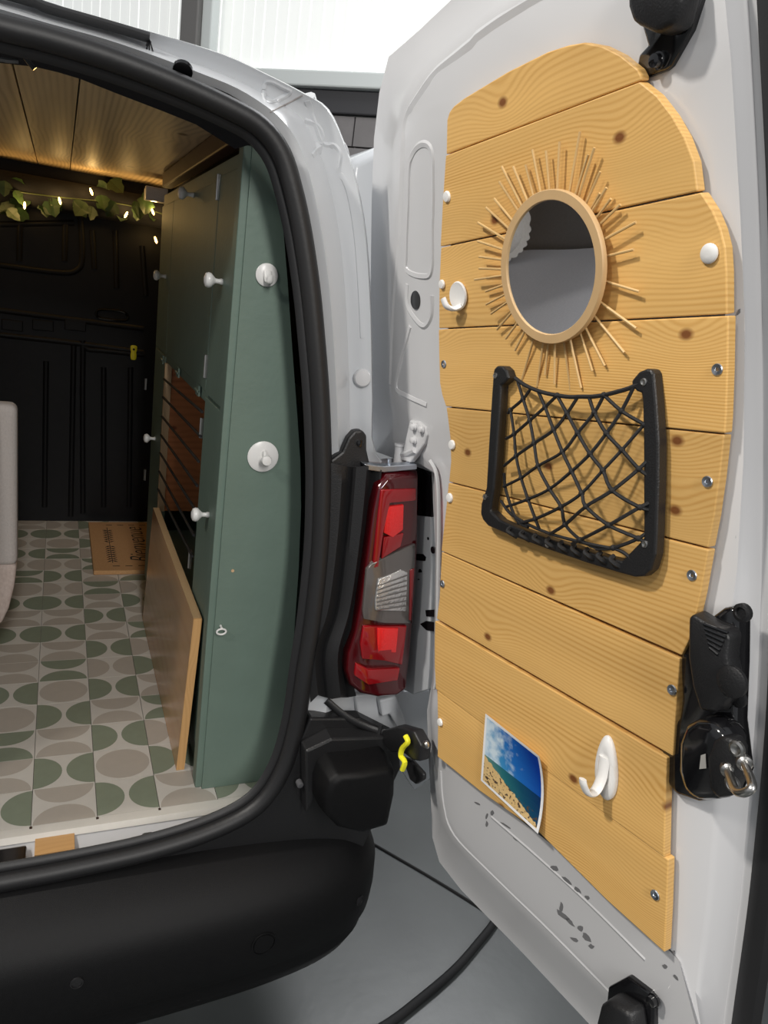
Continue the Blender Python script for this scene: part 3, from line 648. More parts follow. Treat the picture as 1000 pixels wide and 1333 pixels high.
# hooks on the side panel
def round_hook(px, py, r, label):
    p = onY(px, py, YS); t = thing('wall_hook', p, label, 'hook')
    obj('disc', MB().lathe(p, (0, -1, 0), [(r*.9, 0), (r, .0015), (r, .003), (r*.93, .0042), (r*.3, .005)], 32), WPLAST, t, smooth=True)
    return p, t
p, t = round_hook(347, 358, .0185, 'white round hook with a broad curved lip high on the green cupboard side')
hk = MB(); pts = spline([p+V3(0, -.004, .006), p+V3(.001, -.012, -.008), p+V3(.001, -.020, -.010), p+V3(.001, -.023, .000)], 5)
hk.tube(pts, np.linspace(.0075, .0045, len(pts)), 10, up=(1, 0, 0), rx=np.linspace(.004, .0028, len(pts))); obj('hook_lip', hk, WPLAST, t, smooth=True)
p, t = round_hook(342, 594, .0275, 'white round disc hook with a small peg low on the green cupboard side')
obj('hook_peg', MB().lathe(p+V3(.001, -.004, -.004), (0, -1, .1), [(.0045, 0), (.0045, .014), (.0085, .016), (.0095, .020), (.008, .024), (.003, .025)], 18), WPLAST, t, smooth=True)
hk = MB(); hk.tube(spline([p+V3(.001, -.004, .010), p+V3(.001, -.010, .008), p+V3(.001, -.013, .001)], 4), .0035, 8); obj('hook_lip', hk, WPLAST, t, smooth=True)
p = onY(287, 817, YS); t = thing('screw_eye', p, 'small white ring eye screwed into the green cupboard side', 'screw eye')
ring = MB(); ring.tube([p+V3(.0085*math.cos(a), -.011, -.003+.0055*math.sin(a)) for a in np.linspace(0, 2*math.pi, 20)[:-1]], .0018, 8, closed=True); obj('ring', ring, WPLAST, t, smooth=True)
obj('shank', MB().tube([p+V3(0, 0, .004), p+V3(0, -.011, .0035)], .0022, 8), WPLAST, t, smooth=True)

# ---- loose board leaning on the cupboard
b0 = onZ(240, 1001, F+.002); 
lt = thing('loose_board', (b0[0], 1.65, F), 'varnished brown chipboard panel leaning on the green cupboard', 'board')
xb = b0[0]; yb0 = b0[1]; yb1 = 2.02
bt = onP(262, 806, V3(xb+.013, yb0, F), nrm([0, 1, 0])); zt0 = bt[2]
lean = .010
pf = [V3(xb-.016, yb0, F+.001), V3(xb, yb0, F+.001), V3(XF-.004, yb0, zt0), V3(XF-.020, yb0, zt0)]
board = MB().prism(pf, (0, yb1-yb0, 0))
obj('panel_face', MB().prism([p+V3(0, .004, 0) for p in pf], (0, yb1-yb0-.004, 0)), CHIP, lt, uvf=lambda p: (p[1], p[2]))
obj('edge_band', MB().prism(pf, (0, .0038, 0)), EDGE, lt, uvf=lambda p: (p[2], p[0]))
obj('top_edge', MB().prism([pf[3]+V3(0, .004, .0002), pf[2]+V3(0, .004, .0002), pf[2]+V3(0, yb1-yb0, .0002), pf[3]+V3(0, yb1-yb0, .0002)], (0, 0, .0006)), fabric('chipboard_edge', (.36, .22, .10), (.52, .36, .19), 500), lt)

# ---- bed, upright cushion at the frame's edge, pillow (bed and pillow show in the mirror)
bzt = F+.665; bxr = -.21
bed = thing('bed', (-.5, 2.1, F), 'low bed with a grey sheet along the dark side of the van', 'bed')
obj('base', MB().box((-.83, 1.28, F+.001), (bxr-.03, 2.80, bzt-.16)), mat('bed_base', (.10, .09, .08), .8), bed, bevel=.01)
obj('mattress', MB().prism([V3(a, b, bzt-.16) for a, b in [(-.835, 1.20), (-.10, 1.20), (-.115, 1.74), (bxr, 1.76), (bxr, 2.82), (-.835, 2.82)]], (0, 0, .16)), LINEN, bed, bevel=.018, seg=4, smooth=True)
sh = MB(); gx = np.linspace(-.832, bxr-.012, 20); gy = np.linspace(1.21, 2.80, 30)
vs = [V3(x+max(0, (x+.832)/.61)*(.10 if y < 1.735 else 0), y, bzt+.004+.004*math.sin(x*9+y*7)*math.sin(y*11)) for y in gy for x in gx]
sh.add(vs, [(j*20+i, j*20+i+1, (j+1)*20+i+1, (j+1)*20+i) for j in range(29) for i in range(19)])
obj('sheet', sh, SHEET, bed, smooth=True)
yc0 = 1.78
ex = onY(22, 600, yc0)[0]; ez1 = onY(20, 528, yc0)[2]; ezm = onY(22, 738, yc0)[2]; ez0 = onY(2, 814, yc0)[2]
cu_ = thing('upright_cushion', (ex-.06, yc0+.03, ez0), 'beige linen cushion standing on edge at the foot of the bed', 'cushion')
obj('cover', MB().box((bxr+.004, yc0, ezm), (ex, yc0+.06, ez1)), LINEN, cu_, bevel=.016, seg=4, smooth=True)
obj('woven_base', MB().prism([V3(a, yc0+.002, b) for a, b in [(ex-.001, ezm+.004), (ex-.006, ezm-.05), (ex-.018, ez0+.04), (ex-.034, ez0), (bxr+.006, ez0), (bxr+.006, ezm+.004)]], (0, .056, 0)), WEAVE, cu_, bevel=.008, seg=3, smooth=True)
obj('foot', MB().box((bxr+.02, yc0+.012, F+.001), (ex-.045, yc0+.05, ez0+.004)), mat('bed_base', (0, 0, 0)), cu_, bevel=.003)
pcn = V3(-.575, 2.04, bzt+.175); e1 = V3(.66, .75, 0); e3 = V3(.75, -.66, 0)
pl = thing('pillow', pcn-V3(0, 0, .17), 'cream pillow with a scalloped lace edge reflected in the round mirror', 'pillow')
sup = lambda c: math.copysign(abs(c)**.6, c)
def pil(a, k, t): return pcn+(e1*.20*sup(math.cos(a))+V3(0, 0, .15)*sup(math.sin(a)))*k+e3*t
loops_ = []
for t in np.linspace(-1, 1, 9):
    k = max(math.sqrt(max(0, 1-t*t))**.6, .02); loops_.append([pil(a, k, .05*t) for a in np.linspace(0, 2*math.pi, 29)[:-1]])
obj('cushion', MB().loft(loops_, True, 0, True, True), LACE, pl, smooth=True)
an = [2*math.pi*i/168 for i in range(168)]
lk_ = [1.08+.04*abs(math.sin(a*18)) for a in an]
obj('lace_edge', MB().loft([[pil(a, .86, .001) for a in an], [pil(a, k, .001) for a, k in zip(an, lk_)], [pil(a, k, -.001) for a, k in zip(an, lk_)], [pil(a, .86, -.001) for a in an]], True), LACE, pl)

# ---- white box, tag, garland by the bulkhead
p = onY(199, 251, 2.62); q = onY(211, 262, 2.62)
jb = thing('junction_box', (p[0], 2.66, p[2]), 'small white electrical box under the ceiling beside the green cupboard', 'electrical box')
a = onY(190, 241, 2.62); b = onY(214, 264, 2.62)
obj('cover', MB().box((a[0], 2.62, b[2]), (b[0]+.01, 2.645, a[2])), WPLAST, jb, bevel=.003); obj('back_box', MB().box((a[0]+.003, 2.645, b[2]+.003), (b[0]+.007, 2.70, a[2]-.003)), WPLAST, jb, bevel=.002)
p = onY(174, 459, YK-.012)
yt = thing('key_tag', p, 'yellow plastic tag hanging on the black bulkhead', 'tag')
hz = (onY(174, 450, YK-.012)[2]-onY(174, 469, YK-.012)[2])/2
tg = MB().tube(spline([p+V3(0, 0, hz), p+V3(0, 0, hz*.5), p, p+V3(0, 0, -hz*.5), p+V3(0, 0, -hz)], 3), [.006, .0115, .0115, .0115, .0115, .010, .009, .010, .0105, .0105, .010, .009, .006], 10, up=(1, 0, 0), rx=.0025)
obj('tag_body', tg, YELLOW, yt, smooth=True); obj('eyelet', MB().lathe(p+V3(0, -.0022, hz*.45), (0, -1, 0), [(.004, 0), (.004, .001)], 12), PRINTB, yt)
YG = 2.80
gl = thing('ivy_garland', onY(90, 262, YG), 'ivy leaf garland with warm fairy lights strung across the bulkhead', 'garland')
gp = [onY(a, b, YG) for a, b in [(-150, 224), (-70, 238), (0, 246), (40, 252), (80, 257), (120, 261), (160, 266), (196, 274), (214, 280), (222, 288)]]
obj('string', MB().tube(spline(gp, 4), .0022, 6), mat('green_wire', (.06, .08, .03), .6), gl)
def leafmesh(r):
    pts = [(0, 0), (.35, .12), (.55, .38), (.36, .55), (.30, .80), (0, 1.05), (-.30, .80), (-.36, .55), (-.55, .38), (-.35, .12)]
    vs = [(a*r, 0.06*r*(1-abs(a)*2), -b*r) for a, b in pts]+[(0, .10*r, -.45*r)]
    n = len(pts); me = bpy.data.meshes.new('leaf'); me.from_pydata(vs, [], [(i, (i+1) % n, n) for i in range(n)]); me.materials.append(LEAF); return me
LM = [leafmesh(.046), leafmesh(.058)]
rnd = random.Random(3)
lpx = [(6, 240), (14, 238), (20, 252), (30, 250), (44, 246), (3, 268), (10, 276), (30, 268), (32, 278), (52, 262), (58, 268), (66, 262), (78, 268), (84, 258), (95, 258), (100, 262), (105, 270), (112, 268), (122, 274), (128, 262), (140, 245), (143, 238), (132, 258), (150, 268), (156, 272), (163, 270), (166, 276), (176, 266), (186, 256), (191, 262), (199, 274), (-20, 244), (-40, 246), (-60, 240), (182, 274), (72, 248)]
for i, (a, b) in enumerate(lpx):
    p = onY(a, b-5, YG+rnd.uniform(-.03, .03))
    mw = Matrix.Translation(Vector(p)) @ Matrix.Rotation(rnd.uniform(-.9, .9), 4, 'Y') @ Matrix.Rotation(rnd.uniform(-.9, .9), 4, 'Z') @ Matrix.Rotation(rnd.uniform(-.5, .5), 4, 'X')
    inst('leaf', LM[i % 2], mw, gl)
bpx = [(32, 268), (78, 262), (119, 250), (164, 280), (203, 313), (199, 276), (-40, 262), (-90, 250)]
bmb = MB().tube([V3(0, 0, .012), V3(0, 0, .004), V3(0, 0, -.004), V3(0, 0, -.010)], [.0018, .0036, .0036, .001], 8)
bm_ = None
for a, b in bpx:
    p = onY(a, b, YG-.02)
    if bm_ is None: o_ = obj('bulb', MB().add([np.array(v)+p for v in bmb.v], bmb.f), BULB, gl, smooth=True, origin=p); bm_ = o_.data
    else: inst('bulb', bm_, Matrix.Translation(Vector(p)) @ Matrix.Rotation(rnd.uniform(-.7, .7), 4, 'Y'), gl)
    l = bpy.data.lights.new('bulb_light', 'POINT'); l.energy = .17; l.color = (1, .62, .22); l.shadow_soft_size = .01
    lo2 = bpy.data.objects.new('bulb_light', l); COL.objects.link(lo2); lo2.location = p+V3(0, -.02, .012)

# ================================================================== THE OPEN REAR DOOR
door = thing('van_rear_door', DW(.3, SV[9]-.2, -.05), 'white van rear door swung open, its inside clad in pine planks', 'door')
TH = .012
def dl(px, n): return [dd(a, b, n) for a, b in px]
# door shell: loops from the hinge flange inward.  A outer edge, B flange, C plateau, D under the planks
A = [(600, -12), (545, 40), (506, 74), (494, 120), (487, 180), (484, 260), (483, 340), (482, 430), (482, 520), (484, 586), (562, 614), (567, 720), (566, 800), (564, 880), (556, 925), (558, 985), (561, 1040), (563, 1090), (572, 1122), (600, 1158), (680, 1240), (770, 1336), (860, 1436), (935, 1520)]
B = [(618, 8), (560, 55), (522, 88), (508, 130), (501, 185), (499, 260), (499, 340), (498, 430), (498, 520), (500, 578), (566, 616), (569, 720), (568, 800), (566, 880), (560, 925), (564, 985), (568, 1040), (571, 1085), (582, 1112), (612, 1148), (690, 1226), (780, 1320), (868, 1416), (930, 1480)]
C = [(640, 30), (590, 74), (556, 106), (534, 140), (524, 185), (521, 260), (520, 340), (519, 430), (520, 515), (540, 552), (571, 612), (572, 690), (571, 770), (570, 845), (566, 912), (568, 985), (574, 1030), (582, 1060), (596, 1082), (628, 1118), (705, 1192), (790, 1276), (874, 1362), (925, 1405)]
Dp = [(729, 85), (669, 116), (626, 140), (602, 160), (600, 195), (590, 260), (586, 340), (584, 430), (586, 515), (594, 560), (596, 610), (592, 680), (585, 760), (580, 840), (580, 905), (582, 970), (590, 990), (596, 1002), (614, 1016), (649, 1045), (719, 1100), (794, 1166), (854, 1220), (884, 1250)]
# free edge side, top to bottom
AR = [(640, -50), (760, -120), (900, -180), (985, -60), (990, 40), (996, 150), (1001, 260), (1005, 420), (1007, 600), (1006, 760), (1001, 900), (993, 1010), (986, 1080), (977, 1166), (968, 1234), (954, 1333), (944, 1430)]
BR = [(660, -25), (770, -80), (890, -120), (972, -40), (978, 50), (984, 160), (989, 265), (993, 420), (994, 600), (992, 760), (986, 900), (978, 1010), (972, 1080), (964, 1166), (955, 1234), (943, 1320), (936, 1400)]
CR = [(680, 0), (790, -30), (880, -40), (944, 0), (952, 80), (958, 180), (964, 280), (970, 420), (968, 600), (960, 740), (940, 880), (930, 1000), (926, 1080), (920, 1160), (912, 1224), (905, 1290), (915, 1350)]
DR = [(745, 80), (785, 82), (820, 104), (866, 150), (892, 182), (904, 214), (918, 260), (944, 410), (944, 560), (924, 710), (890, 840), (876, 980), (868, 1040), (866, 1110), (866, 1160), (864, 1210), (872, 1235)]
def ring_(L_, R_, n): return [dd(a, b, n) for a, b in L_]+[dd(a, b, n) for a, b in R_[::-1]]
nA, nB, nC, nD = -.062, -.058, -.022, -.016
rA = ring_(A, AR, nA); rB = ring_(B, BR, nB); rC = ring_(C, CR, nC); rD = ring_(Dp, DR, nD)
rBC = [a*.35+b*.65+np.array(FN[3])*.006 for a, b in zip(rB, rC)]
rAo = [p-FN[4]*.02 for p in rA]
cD = [p*.3+sum(rD)/len(rD)*.7 for p in rD]
shell = MB(); shell.loft([rAo, rA, rB, rBC, rC, rD], True)
dsh = obj('door_shell', shell, WHITE, door, smooth=True, weld=True)
# inner plate closing the shell under the planks
grid = MB(); us = np.linspace(0, 1, 2)
for k in range(9):
    z0, z1 = SV[k], SV[k+1]
    if k == 0: continue
    def ue(px): return dpix(*px)[0]
    a0 = .07; a1 = .50
    grid.add([DW(a0, z0-1e-4, nD-.004), DW(a1, z0-1e-4, nD-.004), DW(a1, z1+1e-4, nD-.004), DW(a0, z1+1e-4, nD-.004)], [(0, 1, 2, 3)])
obj('inner_plate', grid, WHITE, door)
# outer skin
osk = [p-FN[4]*.035 for p in rA]
obj('outer_skin', MB().prism(osk, list([p-FN[4]*.008 for p in osk])), BODYW, door, smooth=False)
# rubber along the free edge
ed = [dd(a, b, nA) for a, b in AR[3:]]
ed2 = spline([p+U*.012-FN[4]*.006 for p in ed], 3)
obj('edge_rubber', MB().tube(ed2, .014, 8, up=FN[4], rx=.016), RUBBER, door, smooth=True)
# pressings near the hinge
BV = BVHTree.FromPolygons([Vector(p) for p in shell.v], shell.f)
def dpill(name, px, n, r, m, closed=True): return obj(name, MB().tube(spline([dd(a, b, n) for a, b in px], 4, closed), r, 8, closed=closed), m, door, smooth=True)
for px, c_ in (([(534, 210), (531, 270), (529, 330), (530, 352), (550, 360), (562, 352), (563, 300), (564, 240), (562, 196), (548, 188)], True), ([(530, 370), (530, 395), (538, 412), (552, 425), (562, 410), (563, 385)], False), ([(534, 425), (522, 470), (516, 505), (530, 516), (556, 528)], False)):
    obj('pressing', surf_line(BV, px, .008, .0055, 5, c_), WHITE, door, smooth=True)
obj('pressing', surf_line(BV, [(574, 1004), (578, 1050), (592, 1088), (640, 1138), (720, 1216), (800, 1298)], .008, .0068), WHITE, door, smooth=True)
obj('pressing', surf_line(BV, [(640, 1064), (700, 1116), (770, 1180), (840, 1250)], .010, .0088), WHITE, door, smooth=True)
obj('pressing', surf_line(BV, [(800, -45), (730, -20), (660, 20), (620, 48), (588, 74), (565, 94), (547, 119), (531, 146), (525, 175), (523, 225), (520, 300), (512, 400), (508, 500)], .012, .0100), WHITE, door, smooth=True)
po = bvhit(BV, 541.5, 390.5)[0]
obj('hole_plug', MB().lathe(po, FN[3], [(.0145, -.006), (.0145, .001), (.010, .002)], 24), GLOSSB, door, smooth=True)
# pocket behind the lamp: dark top, grey plate with punched holes
pk1 = [dd(a, b, -.072) for a, b in [(536, 606), (556, 606), (566, 618), (569, 640), (569, 672), (534, 668)]]
obj('recess_gap', MB().prism(pk1, FN[4]*.012), GLOSSB, door)
pk2 = [dd(a, b, -.072) for a, b in [(534, 668), (569, 672), (570, 740), (568, 810), (566, 870), (564, 896), (545, 902), (520, 890), (522, 800)]]
rpl = obj('recess_plate', MB().prism(pk2, FN[4]*.013), GREYM, door, bevel=.002)
for a, b, r in ((558, 701, .003), (564, 716, .0065), (548, 745, .0065), (546, 757, .0055)):
    obj('punched_hole', MB().lathe(dd(a, b, -.0590), FN[4], [(r, -.002), (r, .0012)], 16), GLOSSB, rpl)
for px in ([(541, 721), (552, 721), (556, 725), (555, 730), (541, 729)], [(555, 794), (569, 793), (569, 803), (556, 802)], [(548, 812), (556, 808), (568, 810), (568, 822), (556, 820)]):
    obj('punched_slot', MB().prism([dd(a, b, -.0595) for a, b in px], FN[4]*.002), GLOSSB, rpl)
dpill('white_edge', [(560, 600), (568, 616), (571, 650), (571, 720), (570, 800), (568, 880), (566, 896)], -.014, .0035, WHITE, False)
# hinge
hg = obj('hinge', MB().prism([dd(a, b, -.028) for a, b in [(541, 546), (552, 548), (562, 556), (564, 566), (560, 578), (541, 602), (527, 598), (531, 590), (536, 568)]], FN[4]*.012), WHITE, door, bevel=.003)
for a, b in ((540, 556), (550, 559), (540, 573)): obj('hinge_bolt', MB().lathe(dd(a, b, -.016), FN[4], [(.0075, 0), (.0075, .002), (.0055, .003), (.0055, .007), (.003, .008)], 12), WHITE, hg, smooth=True)
kn = dd(522, 592, -.022)
obj('hinge_knuckle', MB().lathe(kn-V3(0, 0, .016), (0, .07, 1), [(.0115, 0), (.0115, .030), (.013, .031), (.013, .035), (.004, .036)], 20), WHITE, hg, smooth=True)
obj('hinge_arm', MB().tube([kn, dd(532, 590, -.018), dd(541, 586, -.016)], .006, 8), WHITE, hg, smooth=True)

# pine planks
SR = [None, (835, 105), (909.5, 250), (946, 411), (945, 565), (923, 715), (886, 856), (876, 986), (868, 1117), (865, 1240)]
PLK = [
 [(581, 201), (582, 156), (585, 146), (591, 138), (604, 128), (660, 94), (712, 68), (740, 59), (760, 55.5), (784, 60), (808, 72), (830, 90), (835, 100), (834.5, 105)],
 [(574, 321), (577, 262), (581, 202.5), (834, 106.5), (856, 124), (876, 150), (892, 178), (904, 210), (909, 249)],
 [(571.5, 427.5), (571.8, 370), (574, 322.5), (913, 250.5), (928, 274), (938, 298), (944, 322), (946, 354), (946.5, 409)],
 [(581, 529), (576, 514), (573, 498), (572, 460), (571.5, 429), (949, 411), (948, 480), (946, 540), (944.5, 564)],
 [(584.5, 627), (587, 600), (586, 570), (583, 545), (581, 530.5), (943, 566), (937, 622), (930, 672), (922, 713)],
 [(575, 717), (578, 690), (581, 664), (584.5, 628.5), (923, 715.5), (913, 772), (901, 826), (888, 853)],
 [(568.5, 805.5), (572, 780), (573.5, 750), (575, 718.5), (885, 857), (880, 920), (876, 984.5)],
 [(568, 897), (566.5, 866), (566.5, 835), (567, 808), (869, 986), (867, 1050), (865.5, 1116)],
 [(569.5, 985), (570, 940), (569, 898.5), (870, 1119), (868, 1180), (865, 1240), (790, 1172), (703, 1085), (625, 1030)]]
def duv(p):
    q = np.array(p); return ((q-D0)@U, (q-D0)@FW[4])
for k, px in enumerate(PLK):
    f = [onP(a, b, BASEP[k+1]+FN[k]*0, FN[k]) for a, b in px]
    nf = FN[k]; lift = [.0, .001, .0, .0008, .0, .0008, .0, .0012, .0][k]
    f = [p+nf*lift for p in f]
    obj('plank', MB().prism([p-nf*TH for p in f], [p for p in f]), PINE, door, bevel=.0014, seg=2, uvf=duv)
CR1 = MB()
SCR = [(934, 481, 3), (921, 627, 4), (901, 749, 5), (875, 898, 6), (853, 1165, 8), (578, 474, 3), (576, 760, 6)]
for a, b, k in SCR:
    p = onP(a, b, BASEP[k+1]+FN[k]*.001, FN[k]); s_ = MB().lathe(p, FN[k], [(.0055, -.001), (.0062, .0004), (.0055, .0014), (.0025, .0008), (.002, -.0002)], 16)
    o_ = obj('screw', s_, ZINC, door, smooth=True)
for a, b, k, r in [(924, 330, 2, .0095), (582.5, 256, 1, .0075), (576, 370, 2, .0065), (589, 579, 4, .0075), (586, 648, 5, .0075), (573.5, 940, 8, .0065)]:
    p = onP(a, b, BASEP[k+1]+FN[k]*.001, FN[k]); obj('screw_cap', MB().lathe(p, FN[k], [(r, 0), (r, .0015), (r*.85, .003), (r*.3, .0036)], 20), WPLAST, door, smooth=True)
# chips in the paint
ch = mat('bare_grey_metal', (.16, .16, .165), .6)
CHIPS = [(734, 1192, 14, 4, .7), (742, 1200, 10, 3, .75), (756, 1208, 6, 4, .8), (748, 1223, 7, 3, .6), (764, 1220, 9, 4, .8), (770, 1232, 5, 4, .5), (731, 1180, 3, 8, .1), (722, 1130, 7, 4, .5), (738, 1146, 10, 2.5, .75), (752, 1158, 8, 3, .8), (764, 1168, 5, 3, .7), (622, 1046, 6, 1.6, .4), (634, 1062, 2, 5, .2), (641, 1058, 3, 4, .1), (658, 1074, 10, 1.5, .6), (672, 1092, 7, 1.8, .7), (634, 1072, 2, 5, .1), (944, 686, 4, 4, .3), (957, 700, 1.5, 4, .3), (962, 406, 2.5, 5, .4), (878, 1240, 2, 4, 0), (866, 1258, 5, 3, .6), (880, 1272, 7, 2, .9)]
BV = BVHTree.FromPolygons([Vector(p) for p in shell.v], shell.f)
def shell_hit(px, py): return bvhit(BV, px, py)
for a, b, w_, h_, t in CHIPS:
    n_ = -.0185 if a < 900 else -.021
    pts = []
    for i in range(9):
        an = 2*math.pi*i/9; k_ = rnd.uniform(.55, 1); x_ = w_*math.cos(an)*k_; y_ = h_*math.sin(an)*k_
        pts.append((a+x_*math.cos(t)-y_*math.sin(t), b+x_*math.sin(t)+y_*math.cos(t)))
    hits = [shell_hit(x_, y_) for x_, y_ in pts]
    if any(h is None for h in hits): continue
    obj('paint_chip', MB().add([h[0]+h[1]*.0005 for h in hits]+[h[0]+h[1]*.0001 for h in hits], [tuple(range(9))]+[(i, (i+1) % 9, 9+(i+1) % 9, 9+i) for i in range(9)]), ch, door)

# latches on the free edge
def sh_at(px, py): h = shell_hit(px, py); return h[0] if h else dd(px, py, -.02)
NL = FN[6]
def dprism(name, px, n0, n1, m, parent, bev=.002, shrink=0, sm=True):
    a = [dd(x_, y_, n0) for x_, y_ in px]
    # same door coordinates, nearer face
    b = [p+NL*(n1-n0) for p in a]
    if shrink: c = sum(b)/len(b); b = [p+(c-p)*shrink for p in b]
    return obj(name, MB().prism(a, list(b)), m, parent, bevel=bev, smooth=sm)
lk = dprism('latch_plate', [(925, 800), (938, 805), (962, 787), (974, 785), (980, 794), (979, 860), (976, 935), (984, 1000), (970, 1030), (930, 1036), (900, 1026), (878, 1000), (880, 972), (886, 944), (904, 930), (908, 905), (905, 850)], -.030, -.004, GLOSSB, door, .004)
dprism('latch_lever', [(913, 797), (919, 793), (940, 806), (962, 815), (968, 825), (964, 850), (970, 880), (966, 905), (950, 925), (928, 922), (918, 890), (912, 850)], -.004, .018, BLACKP, lk, .006, .05)
for k in range(6):
    a = dd(916+k*1.6, 812+k*6.2, .0185); b = dd(948-k*2.6, 824+k*5.6, .0185)
    obj('grip_rib', MB().tube([a, b], .0016, 6), GLOSSB, lk, smooth=True)
obj('pivot_pin', MB().lathe(dd(955, 887, .016), NL, [(.016, 0), (.016, .004), (.012, .006), (.003, .0065)], 20), BLACKP, lk, smooth=True)
obj('plate_bolt', MB().lathe(dd(969, 797, -.006), NL, [(.0095, 0), (.0095, .005), (.006, .006), (.005, .003)], 18), BLACKP, lk, smooth=True)
obj('plate_bolt', MB().lathe(dd(963, 909, -.004), NL, [(.009, 0), (.009, .004), (.007, .005)], 18), BLACKP, lk, smooth=True)
lbx = dprism('lock_case', [(914, 934), (930, 926), (950, 928), (968, 938), (978, 955), (980, 990), (974, 1020), (958, 1036), (930, 1038), (912, 1024), (904, 996), (905, 956)], -.004, .028, GLOSSB, lk, .009, .10)
obj('lock_face', MB().prism([dd(a, b, .012) for a, b in [(945, 958), (956, 952), (970, 956), (977, 970), (976, 1010), (968, 1030), (950, 1034), (938, 1020), (936, 980)]], NL*.020), BLACKP, lk, bevel=.005, smooth=True)
for a, b in ((961, 974), (955, 1020)): obj('lock_screw', MB().lathe(dd(a, b, .031), NL, [(.008, 0), (.008, .003), (.0055, .004), (.003, .0025)], 16), CHROME, lk, smooth=True)
lp0 = dd(947, 1001, .031); lp1 = dd(968, 992, .031)
ax = nrm(lp1-lp0); outw = nrm(U*.75+NL*.75)
st = [lp0, lp0+outw*.035+ax*.0, lp0+outw*.046+ax*.006, lp1+outw*.046-ax*.004, lp1+outw*.036, lp1]
obj('striker_loop', MB().tube(spline(st, 5), .0042, 10), CHROME, lk, smooth=True)
for q_ in (lp0, lp1): obj('loop_collar', MB().lathe(q_-NL*.001, nrm(U*.75+NL*.75), [(.0075, -.002), (.0075, .004), (.0055, .006)], 14), CHROME, lk, smooth=True)
obj('case_label', MB().prism([dd(a, b, .0295) for a, b in [(913, 983), (919, 981), (920, 1000), (911, 1001)]], NL*.0006), mat('label_grey', (.35, .34, .32), .5), lk)
def catch(name, base, body, bolts, tilt_n, bolt_r=.008):
    global NL
    NL = tilt_n
    t = dprism(name, base, -.035, -.012, GLOSSB, door, .003)
    dprism('catch_body', body, -.012, .016, BLACKP, t, .006, .12)
    for a, b in bolts: obj('catch_bolt', MB().lathe(dd(a, b, -.012), NL, [(bolt_r, 0), (bolt_r, .003), (bolt_r*.8, .0035), (bolt_r*.75, .009), (bolt_r*.3, .010)], 14), GLOSSB, t, smooth=True)
    return t
ct = catch('upper_catch', [(838, -30), (852, 20), (864, 60), (852, 72), (848, 98), (856, 104), (888, 92), (895, 86), (920, 40), (932, 0), (940, -40)], [(838, -40), (839, 12), (846, 34), (880, 50), (905, 38), (918, -10), (915, -40)], [(859, 79)], FN[1])
ct = catch('lower_catch', [(808, 1276), (834, 1262), (864, 1284), (868, 1300), (866, 1345), (800, 1352)], [(800, 1296), (812, 1288), (842, 1306), (848, 1345), (796, 1350), (794, 1320)], [(853, 1301)], FN[8])
# door check strap with its yellow clip
ck = thing('door_check', dd(545, 975, -.02), 'black door check strap with a yellow clip between bumper and open door', 'door check')
s0 = rear(425, 912, .0); s1 = rear(452, 934, -.015); s2 = rear(486, 950, -.03); s3 = dd(512, 956, .0); s4 = dd(530, 958, .0)
obj('strap', MB().tube(spline([s0, s1, s2, s3, s4], 5), .0075, 8, up=(0, 0, 1), rx=.004), BLACKP, ck, smooth=True)
obj('strap_stop', MB().tube([s2+V3(.012, -.006, .014), s2+V3(.008, -.008, -.010)], .004, 8), BLACKP, ck, smooth=True)
hs = [dd(a, b, -.006) for a, b in [(510, 948), (530, 942), (552, 948), (563, 968), (560, 988), (550, 986), (540, 978), (522, 976), (512, 966)]]
obj('housing', MB().prism(hs, FN[7]*.022), BLACKP, ck, bevel=.004, smooth=True)
obj('housing_bolt', MB().lathe(dd(556, 969, .016), FN[7], [(.007, 0), (.007, .003), (.004, .006)], 12), CHROME, ck, smooth=True)
obj('flap', MB().prism([dd(a, b, -.012) for a, b in [(528, 984), (540, 988), (556, 1006), (556, 1014), (546, 1020), (538, 1014)]], FN[7]*.008), BLACKP, ck, bevel=.003)
yc = MB().tube(spline([dd(528, 958, .026), dd(531, 966, .026), dd(524, 974, .026), dd(522, 984, .026), dd(527, 992, .026), dd(524, 1002, .026)], 4), .005, 8, up=FN[7], rx=.0045)
obj('yellow_clip', yc, YELLOW, ck, smooth=True)

# ================================================================== THINGS ON THE DOOR
# sunburst mirror
nM, WM = facet(-13); pM = dd(717, 350) + nM*.006
def mp(px, py, h=0.0): return onP(px, py, pM+nM*h, nM)
mc = mp(717.5, 350, .008)
rad = [np.linalg.norm(mp(a, b, .008)-mc) for a, b in [(714.4, 248.5), (722, 451), (652, 347), (782.5, 349)]]
MR = float(np.mean(rad))
mir = thing('sunburst_mirror', mc, 'round mirror in a pale wood ring with bamboo stick rays on the planked door', 'mirror')
obj('ring_frame', MB().lathe(mc-nM*.004, nM, [(MR*.84, .003), (MR, .003), (MR, .0085), (MR*.99, .0095), (MR*.875, .0095), (MR*.865, .0085), (MR*.865, .006)], 64), BAMBOO, mir, smooth=True)
gm = MB().lathe(mc+nM*.0005, nM, [(MR*.868, 0), (MR*.868, .0028)], 64); obj('mirror_glass', gm, MIRR, mir)
TIPS = [(90,460),(95,552),(105,630),(105,688),(80,745),(125,805),(130,870),(165,915),(190,995),(240,1040),(280,1100),(310,1255),(390,1280),(435,1220),(485,1265),(555,1300),(618,1285),(675,1200),(735,1175),(835,1108),(890,988),(900,805),(870,595),(885,458),(805,370),(770,340),(716,312),(745,285),(712,205),(685,85),(650,120),(605,5),(507,55),(440,100),(372,95),(328,172),(275,180),(215,180),(195,255),(178,340),(132,385)]
